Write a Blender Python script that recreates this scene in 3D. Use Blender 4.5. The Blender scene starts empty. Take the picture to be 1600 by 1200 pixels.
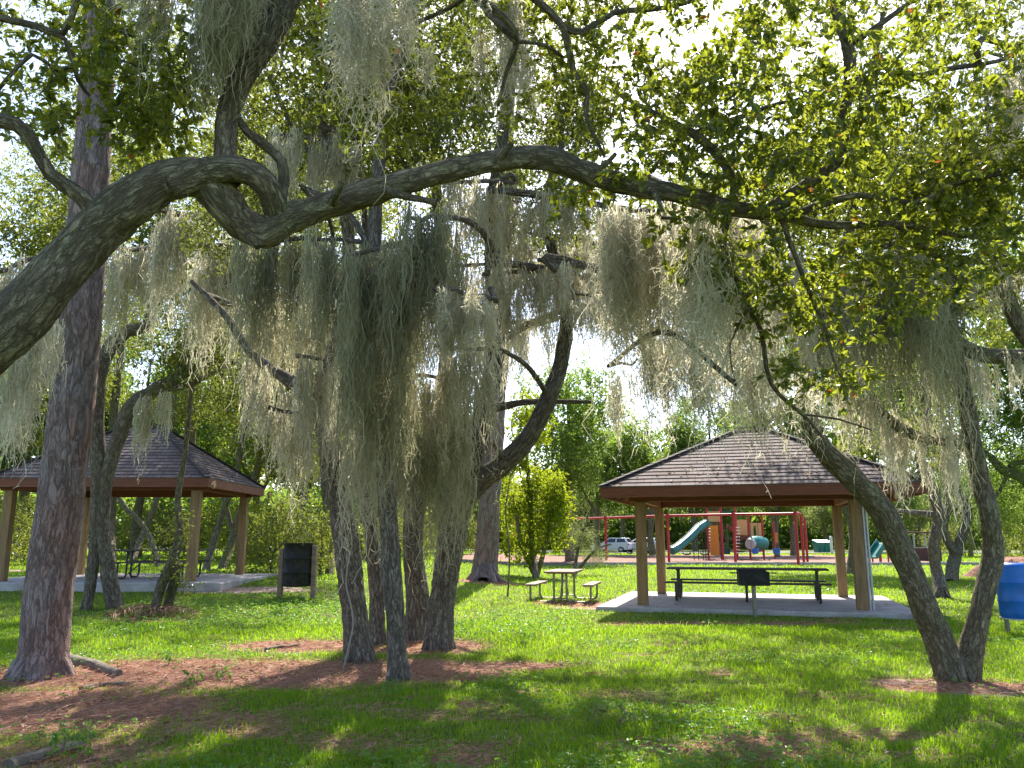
import bpy, math, random
import numpy as np
from mathutils import Vector, Matrix

rng = np.random.default_rng(11)
random.seed(5)
SC = bpy.context.scene
COL = SC.collection
R = math.radians

# ------------------------------------------------------------------ camera maths
F = 1256.0
TH = math.atan(240 / F)
CAMZ = 1.6
SN, CS = math.sin(TH), math.cos(TH)


def P(x, y, t):
    """world point seen at photo pixel (x, y) at camera depth t"""
    u, v = (x - 800) / F, (y - 600) / F
    return np.array([u * t, t * (CS + v * SN), CAMZ + t * (SN - v * CS)])


def sstep(a, b, x):
    k = np.clip((x - a) / (b - a), 0, 1)
    return k * k * (3 - 2 * k)


def vnoise(x, y, seed=0):
    x, y = np.asarray(x, float), np.asarray(y, float)
    xi, yi = np.floor(x), np.floor(y)
    fx, fy = x - xi, y - yi
    fx, fy = fx * fx * (3 - 2 * fx), fy * fy * (3 - 2 * fy)

    def hsh(a, b):
        s = np.sin(a * 127.1 + b * 311.7 + seed * 74.7) * 43758.5453
        return s - np.floor(s)
    return (hsh(xi, yi) * (1 - fx) + hsh(xi + 1, yi) * fx) * (1 - fy) + (hsh(xi, yi + 1) * (1 - fx) + hsh(xi + 1, yi + 1) * fx) * fy


def fbm(x, y, seed=0):
    return (vnoise(x, y, seed) + .5 * vnoise(x * 2.1, y * 2.1, seed + 1) + .25 * vnoise(x * 4.3, y * 4.3, seed + 2)) / 1.75


def hgt(x, y):
    x, y = np.asarray(x, float), np.asarray(y, float)
    h = .42 * sstep(14, 24, y) * sstep(3, -6, x) * (1 - sstep(60, 140, y))
    h = h + .05 * (fbm(x * .7, y * .7, 3) - .5) + .02 * (vnoise(x * 3, y * 3, 9) - .5)
    flat = sstep(4.6, 3.4, np.hypot(x - 5.75, y - 20.1)) 
    return h * (1 - flat)


def G(x, y):
    """world point on the ground seen at photo pixel (x, y)"""
    u, v = (x - 800) / F, (y - 600) / F
    dz, dy = SN - v * CS, CS + v * SN
    h = 0.0
    for _ in range(12):
        t = (h - CAMZ) / dz
        h = .5 * h + .5 * float(hgt(u * t, t * dy))
    return np.array([u * t, t * dy, h])


def gz(x, y):
    return float(hgt(x, y))


# ------------------------------------------------------------------ object helpers
def tag(o, label=None, cat=None, group=None, kind=None):
    if label: o['label'] = label
    if cat: o['category'] = cat
    if group: o['group'] = group
    if kind: o['kind'] = kind
    return o


def thing(name, label, cat, loc, rz=0.0, group=None):
    o = bpy.data.objects.new(name, None)
    o.empty_display_size = .2
    COL.objects.link(o)
    o.location = [float(k) for k in loc]
    o.rotation_euler = (0, 0, rz)
    return tag(o, label, cat, group)


def base_of(o):
    off = np.zeros(3)
    while o is not None:
        off += np.array(o.location)
        o = o.parent
    return off


def link(name, me, mats, parent=None, smooth=False):
    o = bpy.data.objects.new(name, me)
    COL.objects.link(o)
    for m in (mats if isinstance(mats, (list, tuple)) else [mats]):
        if m is not None:
            me.materials.append(m)
    if parent is not None:
        o.parent = parent
    if smooth:
        me.polygons.foreach_set('use_smooth', np.ones(len(me.polygons), bool))
    return o


def np_mesh(name, blocks, attrs=()):
    """blocks: list of dict(v=(N,3), f=(M,k), mi=material index, smooth, attr arrays by name (N,) or (N,3))"""
    vs, loops, starts, mis, sm = [], [], [], [], []
    off, lo = 0, 0
    adat = {a: [] for a in attrs}
    for b in blocks:
        v, f = np.asarray(b['v'], np.float32), np.asarray(b['f'], np.int64)
        if len(v) == 0 or len(f) == 0:
            continue
        k = f.shape[1]
        vs.append(v)
        loops.append((f + off).ravel())
        starts.append(lo + np.arange(len(f)) * k)
        mis.append(np.full(len(f), b.get('mi', 0)))
        sm.append(np.full(len(f), b.get('smooth', False)))
        for a in attrs:
            d = b.get(a)
            if d is None:
                d = np.zeros((len(v), 3)) if a == 'bark' else np.zeros(len(v))
            adat[a].append(np.asarray(d, np.float32))
        off += len(v)
        lo += f.size
    me = bpy.data.meshes.new(name)
    v = np.concatenate(vs)
    l = np.concatenate(loops).astype(np.int32)
    s = np.concatenate(starts).astype(np.int32)
    me.vertices.add(len(v)); me.vertices.foreach_set('co', v.ravel())
    me.loops.add(len(l)); me.loops.foreach_set('vertex_index', l)
    me.polygons.add(len(s)); me.polygons.foreach_set('loop_start', s)
    me.polygons.foreach_set('material_index', np.concatenate(mis).astype(np.int32))
    me.polygons.foreach_set('use_smooth', np.concatenate(sm))
    for a in attrs:
        d = np.concatenate(adat[a])
        if a == 'bark':
            at = me.attributes.new(a, 'FLOAT_VECTOR', 'POINT'); at.data.foreach_set('vector', d.ravel())
        else:
            at = me.attributes.new(a, 'FLOAT', 'POINT'); at.data.foreach_set('value', d.ravel())
    me.update(calc_edges=True)
    return me


def shift(blocks, off):
    for b in blocks:
        b['v'] = np.asarray(b['v'], float) - off
    return blocks


class MB:
    """collects boxes, beams, tubes, loops into ONE mesh"""
    def __init__(s):
        s.v, s.f = [], []

    def add(s, v, f):
        o = len(s.v)
        s.v += [tuple(float(k) for k in p) for p in v]
        s.f += [tuple(i + o for i in q) for q in f]
        return s

    def box(s, c, d, rot=None):
        hx, hy, hz = d[0] / 2, d[1] / 2, d[2] / 2
        v = [Vector((x, y, z)) for z in (-hz, hz) for x, y in ((-hx, -hy), (hx, -hy), (hx, hy), (-hx, hy))]
        if rot is not None:
            v = [rot @ p for p in v]
        v = [p + Vector([float(k) for k in c]) for p in v]
        return s.add(v, [(3, 2, 1, 0), (4, 5, 6, 7), (0, 1, 5, 4), (1, 2, 6, 5), (2, 3, 7, 6), (3, 0, 4, 7)])

    def beam(s, p, q, w, h):
        p, q = Vector([float(k) for k in p]), Vector([float(k) for k in q])
        d = (q - p)
        L = d.length
        rot = d.to_track_quat('X', 'Z').to_matrix()
        return s.box((p + q) / 2, (L, w, h), rot)

    def tube(s, pts, r, n=10, cap=True):
        pts = [Vector([float(k) for k in p]) for p in pts]
        rs = r if isinstance(r, (list, tuple)) else [r] * len(pts)
        o = len(s.v)
        up = None
        vs = []
        for i, p in enumerate(pts):
            d = (pts[min(i + 1, len(pts) - 1)] - pts[max(i - 1, 0)]).normalized()
            if up is None:
                up = Vector((0, 0, 1)) if abs(d.z) < .9 else Vector((1, 0, 0))
            a = (up - d * up.dot(d)).normalized()
            up = a
            b = d.cross(a)
            for k in range(n):
                th = 2 * math.pi * k / n
                vs.append(p + (a * math.cos(th) + b * math.sin(th)) * rs[i])
        f = []
        for i in range(len(pts) - 1):
            for k in range(n):
                k2 = (k + 1) % n
                f.append((i * n + k, i * n + k2, (i + 1) * n + k2, (i + 1) * n + k))
        if cap:
            f.append(tuple(range(n))[::-1])
            f.append(tuple((len(pts) - 1) * n + k for k in range(n)))
        return s.add(vs, f)

    def lathe(s, c, prof, n=24):
        """prof: list of (r, z)"""
        vs, f = [], []
        for r, z in prof:
            for k in range(n):
                th = 2 * math.pi * k / n
                vs.append((c[0] + r * math.cos(th), c[1] + r * math.sin(th), c[2] + z))
        for i in range(len(prof) - 1):
            for k in range(n):
                k2 = (k + 1) % n
                f.append((i * n + k, i * n + k2, (i + 1) * n + k2, (i + 1) * n + k))
        return s.add(vs, f)

    def build(s, name, mat, parent=None, bevel=0.0, smooth=False, world=False):
        me = bpy.data.meshes.new(name)
        v = np.array(s.v)
        if world and parent is not None:
            v = v - base_of(parent)
        me.from_pydata([tuple(p) for p in v], [], s.f)
        me.update()
        o = link(name, me, mat, parent)
        if smooth:
            me.polygons.foreach_set('use_smooth', np.ones(len(me.polygons), bool))
            try:
                me.set_sharp_from_angle(angle=R(40))
            except Exception:
                pass
        if bevel:
            m = o.modifiers.new('bevel', 'BEVEL')
            m.width = bevel; m.segments = 2; m.limit_method = 'ANGLE'
        return o


def arc(p0, p1, p2, r, n=4):
    """points rounding the corner p1 between p0 and p2"""
    p0, p1, p2 = (Vector([float(k) for k in p]) for p in (p0, p1, p2))
    a = p1 + (p0 - p1).normalized() * r
    b = p1 + (p2 - p1).normalized() * r
    return [(a * (1 - t) ** 2 + p1 * 2 * t * (1 - t) + b * t * t) for t in [i / n for i in range(n + 1)]]


def copy_thing(root, loc=None, rz=None, label=None, group=None, scale=None):
    def rec(o, par):
        c = o.copy(); COL.objects.link(c)
        if par is not None: c.parent = par
        for ch in kids.get(o.name, []):
            rec(ch, c)
        return c
    kids = {}
    for o in COL.objects:
        if o.parent is not None:
            kids.setdefault(o.parent.name, []).append(o)
    c = rec(root, None)
    if loc is not None: c.location = [float(k) for k in loc]
    if rz is not None: c.rotation_euler = (0, 0, rz)
    if scale is not None: c.scale = scale
    if label: c['label'] = label
    if group: c['group'] = group
    return c


# ------------------------------------------------------------------ materials
class NT:
    def __init__(s, name):
        s.m = bpy.data.materials.new(name)
        s.m.use_nodes = True
        s.t = s.m.node_tree
        s.t.nodes.clear()
        s.out = s.t.nodes.new('ShaderNodeOutputMaterial')

    def n(s, typ, ins=None, **kw):
        nd = s.t.nodes.new('ShaderNode' + typ)
        for k, v in kw.items():
            setattr(nd, k, v)
        for k, v in (ins or {}).items():
            if isinstance(v, bpy.types.NodeSocket):
                s.t.links.new(v, nd.inputs[k])
            else:
                nd.inputs[k].default_value = v
        return nd

    def ramp(s, fac, stops, interp='LINEAR'):
        r = s.t.nodes.new('ShaderNodeValToRGB')
        r.color_ramp.interpolation = interp
        e = r.color_ramp.elements
        while len(e) < len(stops):
            e.new(.5)
        for i, (p, c) in enumerate(stops):
            e[i].position = p
            e[i].color = (*c, 1) if len(c) == 3 else c
        s.t.links.new(fac, r.inputs['Fac'])
        return r.outputs['Color']

    def mix(s, fac, a, b, typ='MIX'):
        nd = s.t.nodes.new('ShaderNodeMix')
        nd.data_type = 'RGBA'; nd.blend_type = typ
        for sock, v in ((nd.inputs[0], fac), (nd.inputs[6], a), (nd.inputs[7], b)):
            if isinstance(v, bpy.types.NodeSocket):
                s.t.links.new(v, sock)
            else:
                sock.default_value = v if isinstance(v, float) else ((*v, 1) if len(v) == 3 else v)
        return nd.outputs[2]

    def math(s, op, a, b=0.0):
        nd = s.t.nodes.new('ShaderNodeMath'); nd.operation = op
        for i, v in enumerate((a, b)):
            if isinstance(v, bpy.types.NodeSocket):
                s.t.links.new(v, nd.inputs[i])
            else:
                nd.inputs[i].default_value = v
        return nd.outputs[0]

    def done(s, shader):
        s.t.links.new(shader, s.out.inputs['Surface'])
        return s.m


def pbr(name, col, rough=.6, metal=0.0, var=.25, scale=6.0, bump=.15, stretch=(1, 1, 1), dirt=None, spec=.4):
    """plain painted / wooden / metal surface with uneven colour and a little relief"""
    t = NT(name)
    co = t.n('TexCoord').outputs['Object']
    mp = t.n('Mapping', {'Vector': co, 'Scale': stretch}).outputs[0]
    n1 = t.n('TexNoise', {'Vector': mp, 'Scale': scale, 'Detail': 5.0, 'Roughness': .65}).outputs['Fac']
    a = tuple(max(0, k * (1 - var)) for k in col)
    b = tuple(min(1, k * (1 + var)) for k in col)
    c = t.ramp(n1, [(.3, a), (.7, b)])
    if dirt:
        n2 = t.n('TexNoise', {'Vector': mp, 'Scale': scale * .35, 'Detail': 6.0, 'Roughness': .7}).outputs['Fac']
        c = t.mix(t.ramp(n2, [(.5, (0, 0, 0)), (.68, (.8, .8, .8))]), c, dirt)
    bp = t.n('Bump', {'Strength': bump, 'Distance': .01, 'Height': n1}).outputs[0]
    ps = t.n('BsdfPrincipled', {'Base Color': c, 'Roughness': rough, 'Metallic': metal, 'Normal': bp, 'Specular IOR Level': spec})
    return t.done(ps.outputs[0])


def leafmat(name, dark, light, back, tfac=.45, rough=.42, spec=.5, odd=None):
    t = NT(name)
    r = t.n('Attribute', attribute_name='rnd').outputs['Fac']
    stops = [(0, dark), (.93 if odd else 1, light)]
    if odd:
        stops += [(.965, odd)]
    c = t.ramp(r, stops)
    tr = t.mix(.8, c, back)
    if odd:
        tr = t.mix(t.math('GREATER_THAN', r, .95), tr, tuple(k * 1.6 for k in odd))
    ps = t.n('BsdfPrincipled', {'Base Color': c, 'Roughness': rough, 'Specular IOR Level': spec})
    tl = t.n('BsdfTranslucent', {'Color': tr})
    mx = t.n('MixShader', {0: tfac, 1: ps.outputs[0], 2: tl.outputs[0]})
    return t.done(mx.outputs[0])


def barkmat(name, crack, mid, light, lichen, sx=14.0, sz=4.0, edge=.16, lich=.5, bump=.8, plate=None):
    """furrowed bark: meandering ridges along the limb, flaky tone, lichen patches"""
    t = NT(name)
    b = t.n('Attribute', attribute_name='bark').outputs['Vector']
    mp = t.n('Mapping', {'Vector': b, 'Scale': (sx, sx, sz)}).outputs[0]
    wob = t.n('TexNoise', {'Vector': mp, 'Scale': .7, 'Detail': 4.0, 'Roughness': .6}).outputs['Color']
    vv = t.n('VectorMath', {0: wob, 1: (2.4, 2.4, 2.4)}, operation='MULTIPLY').outputs[0]
    mp2 = t.n('VectorMath', {0: mp, 1: vv}, operation='ADD').outputs[0]

    def ridge(scale, detail):
        n = t.n('TexNoise', {'Vector': mp2, 'Scale': scale, 'Detail': detail, 'Roughness': .55}).outputs['Fac']
        return t.math('ABSOLUTE', t.math('MULTIPLY', t.math('SUBTRACT', n, .5), 2.0))
    r1, r2 = ridge(.55, 2.0), ridge(1.3, 3.0)
    vo = t.n('TexVoronoi', {'Vector': mp2, 'Scale': .6}, feature='DISTANCE_TO_EDGE').outputs['Distance']
    vc = t.n('TexVoronoi', {'Vector': mp2, 'Scale': .6}).outputs['Color']
    fine = t.n('TexNoise', {'Vector': mp, 'Scale': 2.6, 'Detail': 8.0, 'Roughness': .75}).outputs['Fac']
    big = t.n('TexNoise', {'Vector': b, 'Scale': 3.0, 'Detail': 7.0, 'Roughness': .68}).outputs['Fac']
    c = t.ramp(fine, [(.3, mid), (.68, light)])
    if plate:
        c = t.mix(t.ramp(vc, [(.3, (0, 0, 0)), (.8, (.75, .75, .75))]), c, plate)
    c = t.mix(t.ramp(big, [(.46, (0, 0, 0)), (.62, (lich, lich, lich))]), c, lichen)
    e1 = t.ramp(r1, [(.0, (0, 0, 0)), (edge * 1.6, (1, 1, 1))])
    e2 = t.ramp(r2, [(.0, (.35, .35, .35)), (edge * 1.3, (1, 1, 1))])
    e3 = t.ramp(vo, [(.0, (.25, .25, .25)), (edge, (1, 1, 1))])
    e = t.math('MULTIPLY', t.math('MULTIPLY', e1, e2), e3)
    k = t.ramp(e, [(.0, (.0, .0, .0)), (.75, (1, 1, 1))])
    c = t.mix(k, crack, c)
    hgt_ = t.math('ADD', t.math('MULTIPLY', e, .8), t.math('MULTIPLY', fine, .6))
    bp = t.n('Bump', {'Strength': bump, 'Distance': .025, 'Height': hgt_}).outputs[0]
    ps = t.n('BsdfPrincipled', {'Base Color': c, 'Roughness': .9, 'Specular IOR Level': .15, 'Normal': bp})
    return t.done(ps.outputs[0])


M = {}
M['oak'] = barkmat('oak_bark', (.08, .064, .042), (.235, .195, .13), (.43, .375, .26), (.29, .30, .17), 30, 9, .13, .7, 1.0)
M['oak_grey'] = barkmat('grey_oak_bark', (.08, .062, .048), (.22, .18, .14), (.42, .36, .29), (.38, .385, .29), 30, 8, .13, .5, 1.0)
M['pine'] = barkmat('pine_bark', (.11, .08, .072), (.215, .16, .15), (.37, .30, .285), (.28, .26, .27), 14, 3.2, .075, .65, .9, plate=(.33, .20, .17))
M['twig'] = pbr('twig_bark', (.075, .058, .042), .9, var=.3, scale=20)
M['leaf'] = leafmat('oak_leaf_near', (.018, .030, .010), (.085, .118, .022), (.42, .48, .03), .5, .32, .6, odd=(.30, .10, .02))
M['leaf_mid'] = leafmat('oak_leaf_mid', (.026, .036, .012), (.075, .098, .022), (.34, .39, .04), .46, .4, .45)
M['leaf_far'] = leafmat('tree_leaf_far', (.030, .06, .014), (.085, .145, .025), (.30, .44, .05), .5, .5, .35)
M['leaf_bright'] = leafmat('shrub_leaf', (.05, .085, .008), (.17, .22, .015), (.52, .62, .015), .52, .45, .35, odd=(.40, .20, .02))
M['leaf_olive'] = leafmat('olive_leaf', (.05, .075, .03), (.13, .16, .06), (.36, .43, .12), .48, .5, .35)
M['needle'] = leafmat('pine_needles', (.03, .06, .02), (.07, .12, .03), (.15, .25, .04), .3, .5, .3)
M['moss'] = leafmat('spanish_moss', (.22, .205, .14), (.62, .585, .445), (.82, .77, .56), .5, .9, .05)
M['moss_dark'] = leafmat('spanish_moss_green', (.13, .13, .075), (.42, .405, .27), (.60, .57, .35), .5, .9, .05)
M['grass'] = leafmat('grass_blade', (.025, .085, .005), (.12, .24, .012), (.42, .66, .012), .5, .5, .25, odd=(.34, .28, .12))
M['cover'] = leafmat('clover_leaf', (.05, .13, .02), (.12, .24, .04), (.26, .46, .04), .45, .4, .45)
M['straw'] = leafmat('pine_straw', (.18, .07, .04), (.56, .30, .20), (.42, .20, .12), .15, .6, .3)
M['dead'] = leafmat('dead_leaf', (.14, .07, .035), (.36, .24, .14), (.3, .17, .07), .2, .55, .35)

M['post'] = pbr('timber_post', (.27, .165, .07), .75, var=.25, scale=5, stretch=(6, 6, .6), dirt=(.13, .09, .05))
M['fascia'] = pbr('stained_fascia', (.17, .05, .022), .65, var=.3, scale=4, stretch=(.6, .6, 6))
M['ceil'] = pbr('ceiling_board', (.33, .2, .09), .7, var=.2, scale=4, stretch=(1, 6, 6))
M['concrete'] = pbr('concrete', (.40, .37, .36), .9, var=.18, scale=3, bump=.2, dirt=(.24, .2, .17), spec=.2)
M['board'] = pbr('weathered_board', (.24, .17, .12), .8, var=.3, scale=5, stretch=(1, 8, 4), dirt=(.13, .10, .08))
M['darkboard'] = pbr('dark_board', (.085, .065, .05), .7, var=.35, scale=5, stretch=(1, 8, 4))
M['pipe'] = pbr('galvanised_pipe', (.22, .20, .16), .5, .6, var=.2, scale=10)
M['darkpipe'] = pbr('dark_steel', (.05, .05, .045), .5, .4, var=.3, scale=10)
M['blacksteel'] = pbr('black_steel', (.009, .009, .009), .6, .2, var=.5, scale=12, dirt=(.05, .04, .035))
M['conduit'] = pbr('grey_conduit', (.42, .42, .41), .45, .3, var=.1, scale=8)
M['blue'] = pbr('blue_plastic', (.008, .12, .46), .38, var=.25, scale=4, dirt=(.03, .14, .38), spec=.45)
M['red'] = pbr('red_powder_coat', (.40, .025, .035), .4, var=.15, scale=8)
M['teal'] = pbr('teal_plastic', (.01, .16, .14), .4, var=.15, scale=5)
M['green'] = pbr('green_plastic', (.012, .075, .05), .4, var=.2, scale=5)
M['orange'] = pbr('orange_panel', (.55, .24, .03), .45, var=.12, scale=5)
M['yellow'] = pbr('tan_panel', (.55, .40, .16), .5, var=.1, scale=5)
M['brown'] = pbr('brown_deck', (.10, .035, .025), .6, var=.2, scale=8)
M['bluep'] = pbr('blue_seat', (.02, .12, .5), .45, var=.1, scale=8)
M['orangered'] = pbr('coral_panel', (.62, .12, .06), .5, var=.1, scale=8)
M['carpaint'] = pbr('white_car_paint', (.72, .74, .78), .22, var=.03, scale=3, bump=0, spec=.6)
M['glass'] = pbr('car_glass', (.015, .02, .025), .08, var=.2, scale=2, bump=0, spec=.8)
M['rubber'] = pbr('tyre_rubber', (.02, .02, .02), .8, var=.2, scale=9)
M['rim'] = pbr('alloy', (.45, .45, .46), .35, .8, var=.1, scale=9)
M['tail'] = pbr('tail_lamp_red', (.45, .012, .012), .25, var=.1, scale=9, bump=0)
M['white'] = pbr('white_paint', (.75, .74, .72), .5, var=.06, scale=6)
M['asphalt'] = pbr('asphalt', (.11, .105, .10), .9, var=.2, scale=30)
M['edging'] = pbr('timber_edging', (.20, .17, .14), .85, var=.25, scale=5)
M['vine'] = pbr('pale_vine', (.28, .25, .19), .8, var=.2, scale=12)
M['deadwood'] = pbr('dead_wood', (.16, .13, .10), .9, var=.35, scale=10, bump=.5, dirt=(.07, .06, .045))
M['palm'] = leafmat('dry_palm', (.16, .09, .045), (.40, .27, .15), (.3, .18, .08), .2, .6, .3)


def mulch_mat():
    t = NT('bark_mulch')
    co = t.n('TexCoord').outputs['Object']
    v = t.n('TexVoronoi', {'Vector': co, 'Scale': 9.0}).outputs['Color']
    n = t.n('TexNoise', {'Vector': co, 'Scale': .5, 'Detail': 6.0}).outputs['Fac']
    c = t.ramp(v, [(.2, (.10, .04, .025)), (.8, (.27, .125, .08))])
    c = t.mix(t.ramp(n, [(.4, (0, 0, 0)), (.7, (.6, .6, .6))]), c, (.18, .09, .06))
    bp = t.n('Bump', {'Strength': .6, 'Distance': .03, 'Height': v}).outputs[0]
    return t.done(t.n('BsdfPrincipled', {'Base Color': c, 'Roughness': .95, 'Normal': bp}).outputs[0])


def ground_mat():
    t = NT('park_ground')
    co = t.n('TexCoord').outputs['Object']
    lit = t.n('Attribute', attribute_name='litter').outputs['Fac']
    sand = t.n('Attribute', attribute_name='sand').outputs['Fac']
    n1 = t.n('TexNoise', {'Vector': co, 'Scale': 1.1, 'Detail': 8.0, 'Roughness': .65}).outputs['Fac']
    n2 = t.n('TexNoise', {'Vector': co, 'Scale': 14.0, 'Detail': 6.0, 'Roughness': .75}).outputs['Fac']
    n3 = t.n('TexNoise', {'Vector': co, 'Scale': 70.0, 'Detail': 3.0, 'Roughness': .7}).outputs['Fac']
    g = t.ramp(n1, [(.25, (.055, .085, .012)), (.5, (.10, .14, .02)), (.75, (.21, .20, .07))])
    g = t.mix(t.ramp(n2, [(.4, (0, 0, 0)), (.75, (.55, .55, .55))]), g, (.11, .13, .03))
    s = t.ramp(n2, [(.25, (.13, .06, .04)), (.5, (.31, .155, .105)), (.78, (.52, .34, .26))])
    s = t.mix(t.ramp(n3, [(.45, (0, 0, 0)), (.7, (.5, .5, .5))]), s, (.09, .055, .04))
    sd = t.ramp(n2, [(.3, (.24, .15, .12)), (.7, (.44, .33, .28))])
    k = t.math('ADD', lit, t.math('MULTIPLY', t.math('SUBTRACT', n2, .5), 1.1))
    c = t.mix(t.ramp(k, [(.38, (0, 0, 0)), (.6, (1, 1, 1))]), g, s)
    k2 = t.math('ADD', sand, t.math('MULTIPLY', t.math('SUBTRACT', n2, .5), .9))
    c = t.mix(t.ramp(k2, [(.4, (0, 0, 0)), (.65, (1, 1, 1))]), c, sd)
    h = t.math('ADD', t.math('MULTIPLY', n2, .8), t.math('MULTIPLY', n3, .5))
    bp = t.n('Bump', {'Strength': .8, 'Distance': .05, 'Height': h}).outputs[0]
    return t.done(t.n('BsdfPrincipled', {'Base Color': c, 'Roughness': .95, 'Specular IOR Level': .1, 'Normal': bp}).outputs[0])


def shingle_mat():
    t = NT('roof_shingle')
    uv = t.n('UVMap').outputs[0]
    br = t.n('TexBrick', {'Vector': uv, 'Color1': (.085, .062, .06, 1), 'Color2': (.175, .13, .125, 1), 'Mortar': (.035, .028, .028, 1),
                          'Scale': 1.0, 'Mortar Size': .012, 'Brick Width': .32, 'Row Height': .16}, offset=.5)
    n = t.n('TexNoise', {'Vector': uv, 'Scale': 1.3, 'Detail': 6.0, 'Roughness': .7}).outputs['Fac']
    n2 = t.n('TexNoise', {'Vector': uv, 'Scale': 40.0, 'Detail': 3.0}).outputs['Fac']
    c = t.mix(t.ramp(n, [(.4, (0, 0, 0)), (.72, (.55, .55, .55))]), br.outputs['Color'], (.19, .165, .15))
    c = t.mix(t.ramp(n2, [(.35, (0, 0, 0)), (.7, (.35, .35, .35))]), c, (.06, .045, .045))
    bp = t.n('Bump', {'Strength': .5, 'Distance': .01, 'Height': n2}).outputs[0]
    return t.done(t.n('BsdfPrincipled', {'Base Color': c, 'Roughness': .88, 'Specular IOR Level': .25, 'Normal': bp}).outputs[0])


M['mulch'] = mulch_mat()
M['ground'] = ground_mat()
M['shingle'] = shingle_mat()

# ------------------------------------------------------------------ light, sky, camera
SUN_EL, SUN_AZ = R(50), R(9)      # azimuth from +Y towards +X
w = bpy.data.worlds.new('World')
SC.world = w
w.use_nodes = True
wt = w.node_tree
sky = wt.nodes.new('ShaderNodeTexSky')
sky.sky_type = 'NISHITA'
sky.sun_disc = False
sky.sun_elevation = SUN_EL
sky.sun_rotation = SUN_AZ
sky.air_density = .8
sky.dust_density = 1.3
sky.ozone_density = .8
bg = wt.nodes['Background']
bg.inputs['Strength'].default_value = .15
wt.links.new(sky.outputs[0], bg.inputs['Color'])

sl = bpy.data.lights.new('sun', 'SUN')
sl.energy = 5.0
sl.angle = R(.55)
sl.color = (1, .93, .82)
so = bpy.data.objects.new('sun', sl)
COL.objects.link(so)
sv = Vector((math.sin(SUN_AZ) * math.cos(SUN_EL), math.cos(SUN_AZ) * math.cos(SUN_EL), math.sin(SUN_EL)))
so.rotation_euler = (-sv).to_track_quat('-Z', 'Y').to_euler()
so.location = (0, 30, 60)

cd = bpy.data.cameras.new('camera')
cd.sensor_width = 36
cd.angle = 2 * math.atan(800 / F)
cd.clip_end = 3000
cd.clip_start = .05
cam = bpy.data.objects.new('camera', cd)
COL.objects.link(cam)
cam.location = (0, 0, CAMZ)
cam.rotation_euler = (R(90) + TH, 0, 0)
SC.camera = cam

SC.view_settings.view_transform = 'Standard'
SC.view_settings.look = 'None'
SC.view_settings.gamma = 1
SC.view_settings.exposure = 1.55
SC.cycles.max_bounces = 7
SC.cycles.diffuse_bounces = 4
SC.cycles.glossy_bounces = 2
SC.cycles.transmission_bounces = 4
SC.cycles.caustics_reflective = False
SC.cycles.caustics_refractive = False
SC.cycles.use_denoising = True

# ================================================================== PAVILIONS
def hip_roof(parent, a, b, rise, z0):
    """shingled hip roof: four slopes of overlapping courses; a > b half sizes at the eave"""
    rd = a - b
    vs, fs, uvs = [], [], []
    n = 17
    for k in range(4):
        if k % 2 == 0:      # long sides
            sgn = 1 if k == 2 else -1
            e0, e1 = Vector((-a * -sgn, sgn * b, z0)), Vector((a * -sgn, sgn * b, z0))
            if sgn < 0:
                e0, e1 = Vector((-a, -b, z0)), Vector((a, -b, z0))
                r0, r1 = Vector((-rd, 0, z0 + rise)), Vector((rd, 0, z0 + rise))
            else:
                e0, e1 = Vector((a, b, z0)), Vector((-a, b, z0))
                r0, r1 = Vector((rd, 0, z0 + rise)), Vector((-rd, 0, z0 + rise))
        else:
            sgn = 1 if k == 1 else -1
            e0, e1 = Vector((sgn * a, -sgn * b, z0)), Vector((sgn * a, sgn * b, z0))
            r0 = r1 = Vector((sgn * rd, 0, z0 + rise))
        nrm = (e1 - e0).cross(r0 - e0).normalized()
        sl = ((r0 + r1) / 2 - (e0 + e1) / 2).length
        for i in range(n):
            t0, t1 = i / n, (i + 1) / n + .012
            t1 = min(t1, 1.0)
            lo, hi = nrm * .026, nrm * .004
            q = [e0.lerp(r0, t0) + lo, e1.lerp(r1, t0) + lo, e1.lerp(r1, t1) + hi, e0.lerp(r0, t1) + hi]
            butt = [e0.lerp(r0, t0) + nrm * -.004, e1.lerp(r1, t0) + nrm * -.004]
            o = len(vs)
            vs += q + butt
            fs += [(o, o + 1, o + 2, o + 3), (o + 4, o + 5, o + 1, o)]
            d = (e1 - e0).normalized()
            off = k * 7.31
            U = [(p - e0).dot(d) + off for p in q]
            V = [t0 * sl, t0 * sl, t1 * sl, t1 * sl]
            V = [i * .16 + .012, i * .16 + .012, i * .16 + .155, i * .16 + .155]
            uvs += [(U[0], V[0]), (U[1], V[1]), (U[2], V[2]), (U[3], V[3]), (U[0], V[0]), (U[1], V[1]), (U[1], V[1]), (U[0], V[0])]
    me = bpy.data.meshes.new('roof')
    me.from_pydata([tuple(p) for p in vs], [], fs)
    ul = me.uv_layers.new(name='UVMap')
    ul.data.foreach_set('uv', np.array(uvs, np.float32).ravel())
    me.update()
    roof = link('roof', me, M['shingle'], parent)
    cap = MB()
    pk = [Vector((-rd, 0, z0 + rise + .03)), Vector((rd, 0, z0 + rise + .03))]
    for sx in (-1, 1):
        for sy in (-1, 1):
            e = Vector((sx * a, sy * b, z0 + .03))
            r = pk[0] if sx < 0 else pk[1]
            m = 20
            for i in range(m):
                p, q = e.lerp(r, i / m), e.lerp(r, (i + 1) / m + .015)
                cap.beam(p + Vector((0, 0, .014)), q + Vector((0, 0, .0)), .2, .022)
    cap.beam(pk[0] + Vector((-.05, 0, .02)), pk[1] + Vector((.05, 0, .02)), .24, .03)
    cap.build('ridge_cap', M['shingle'], roof)
    return roof


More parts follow.
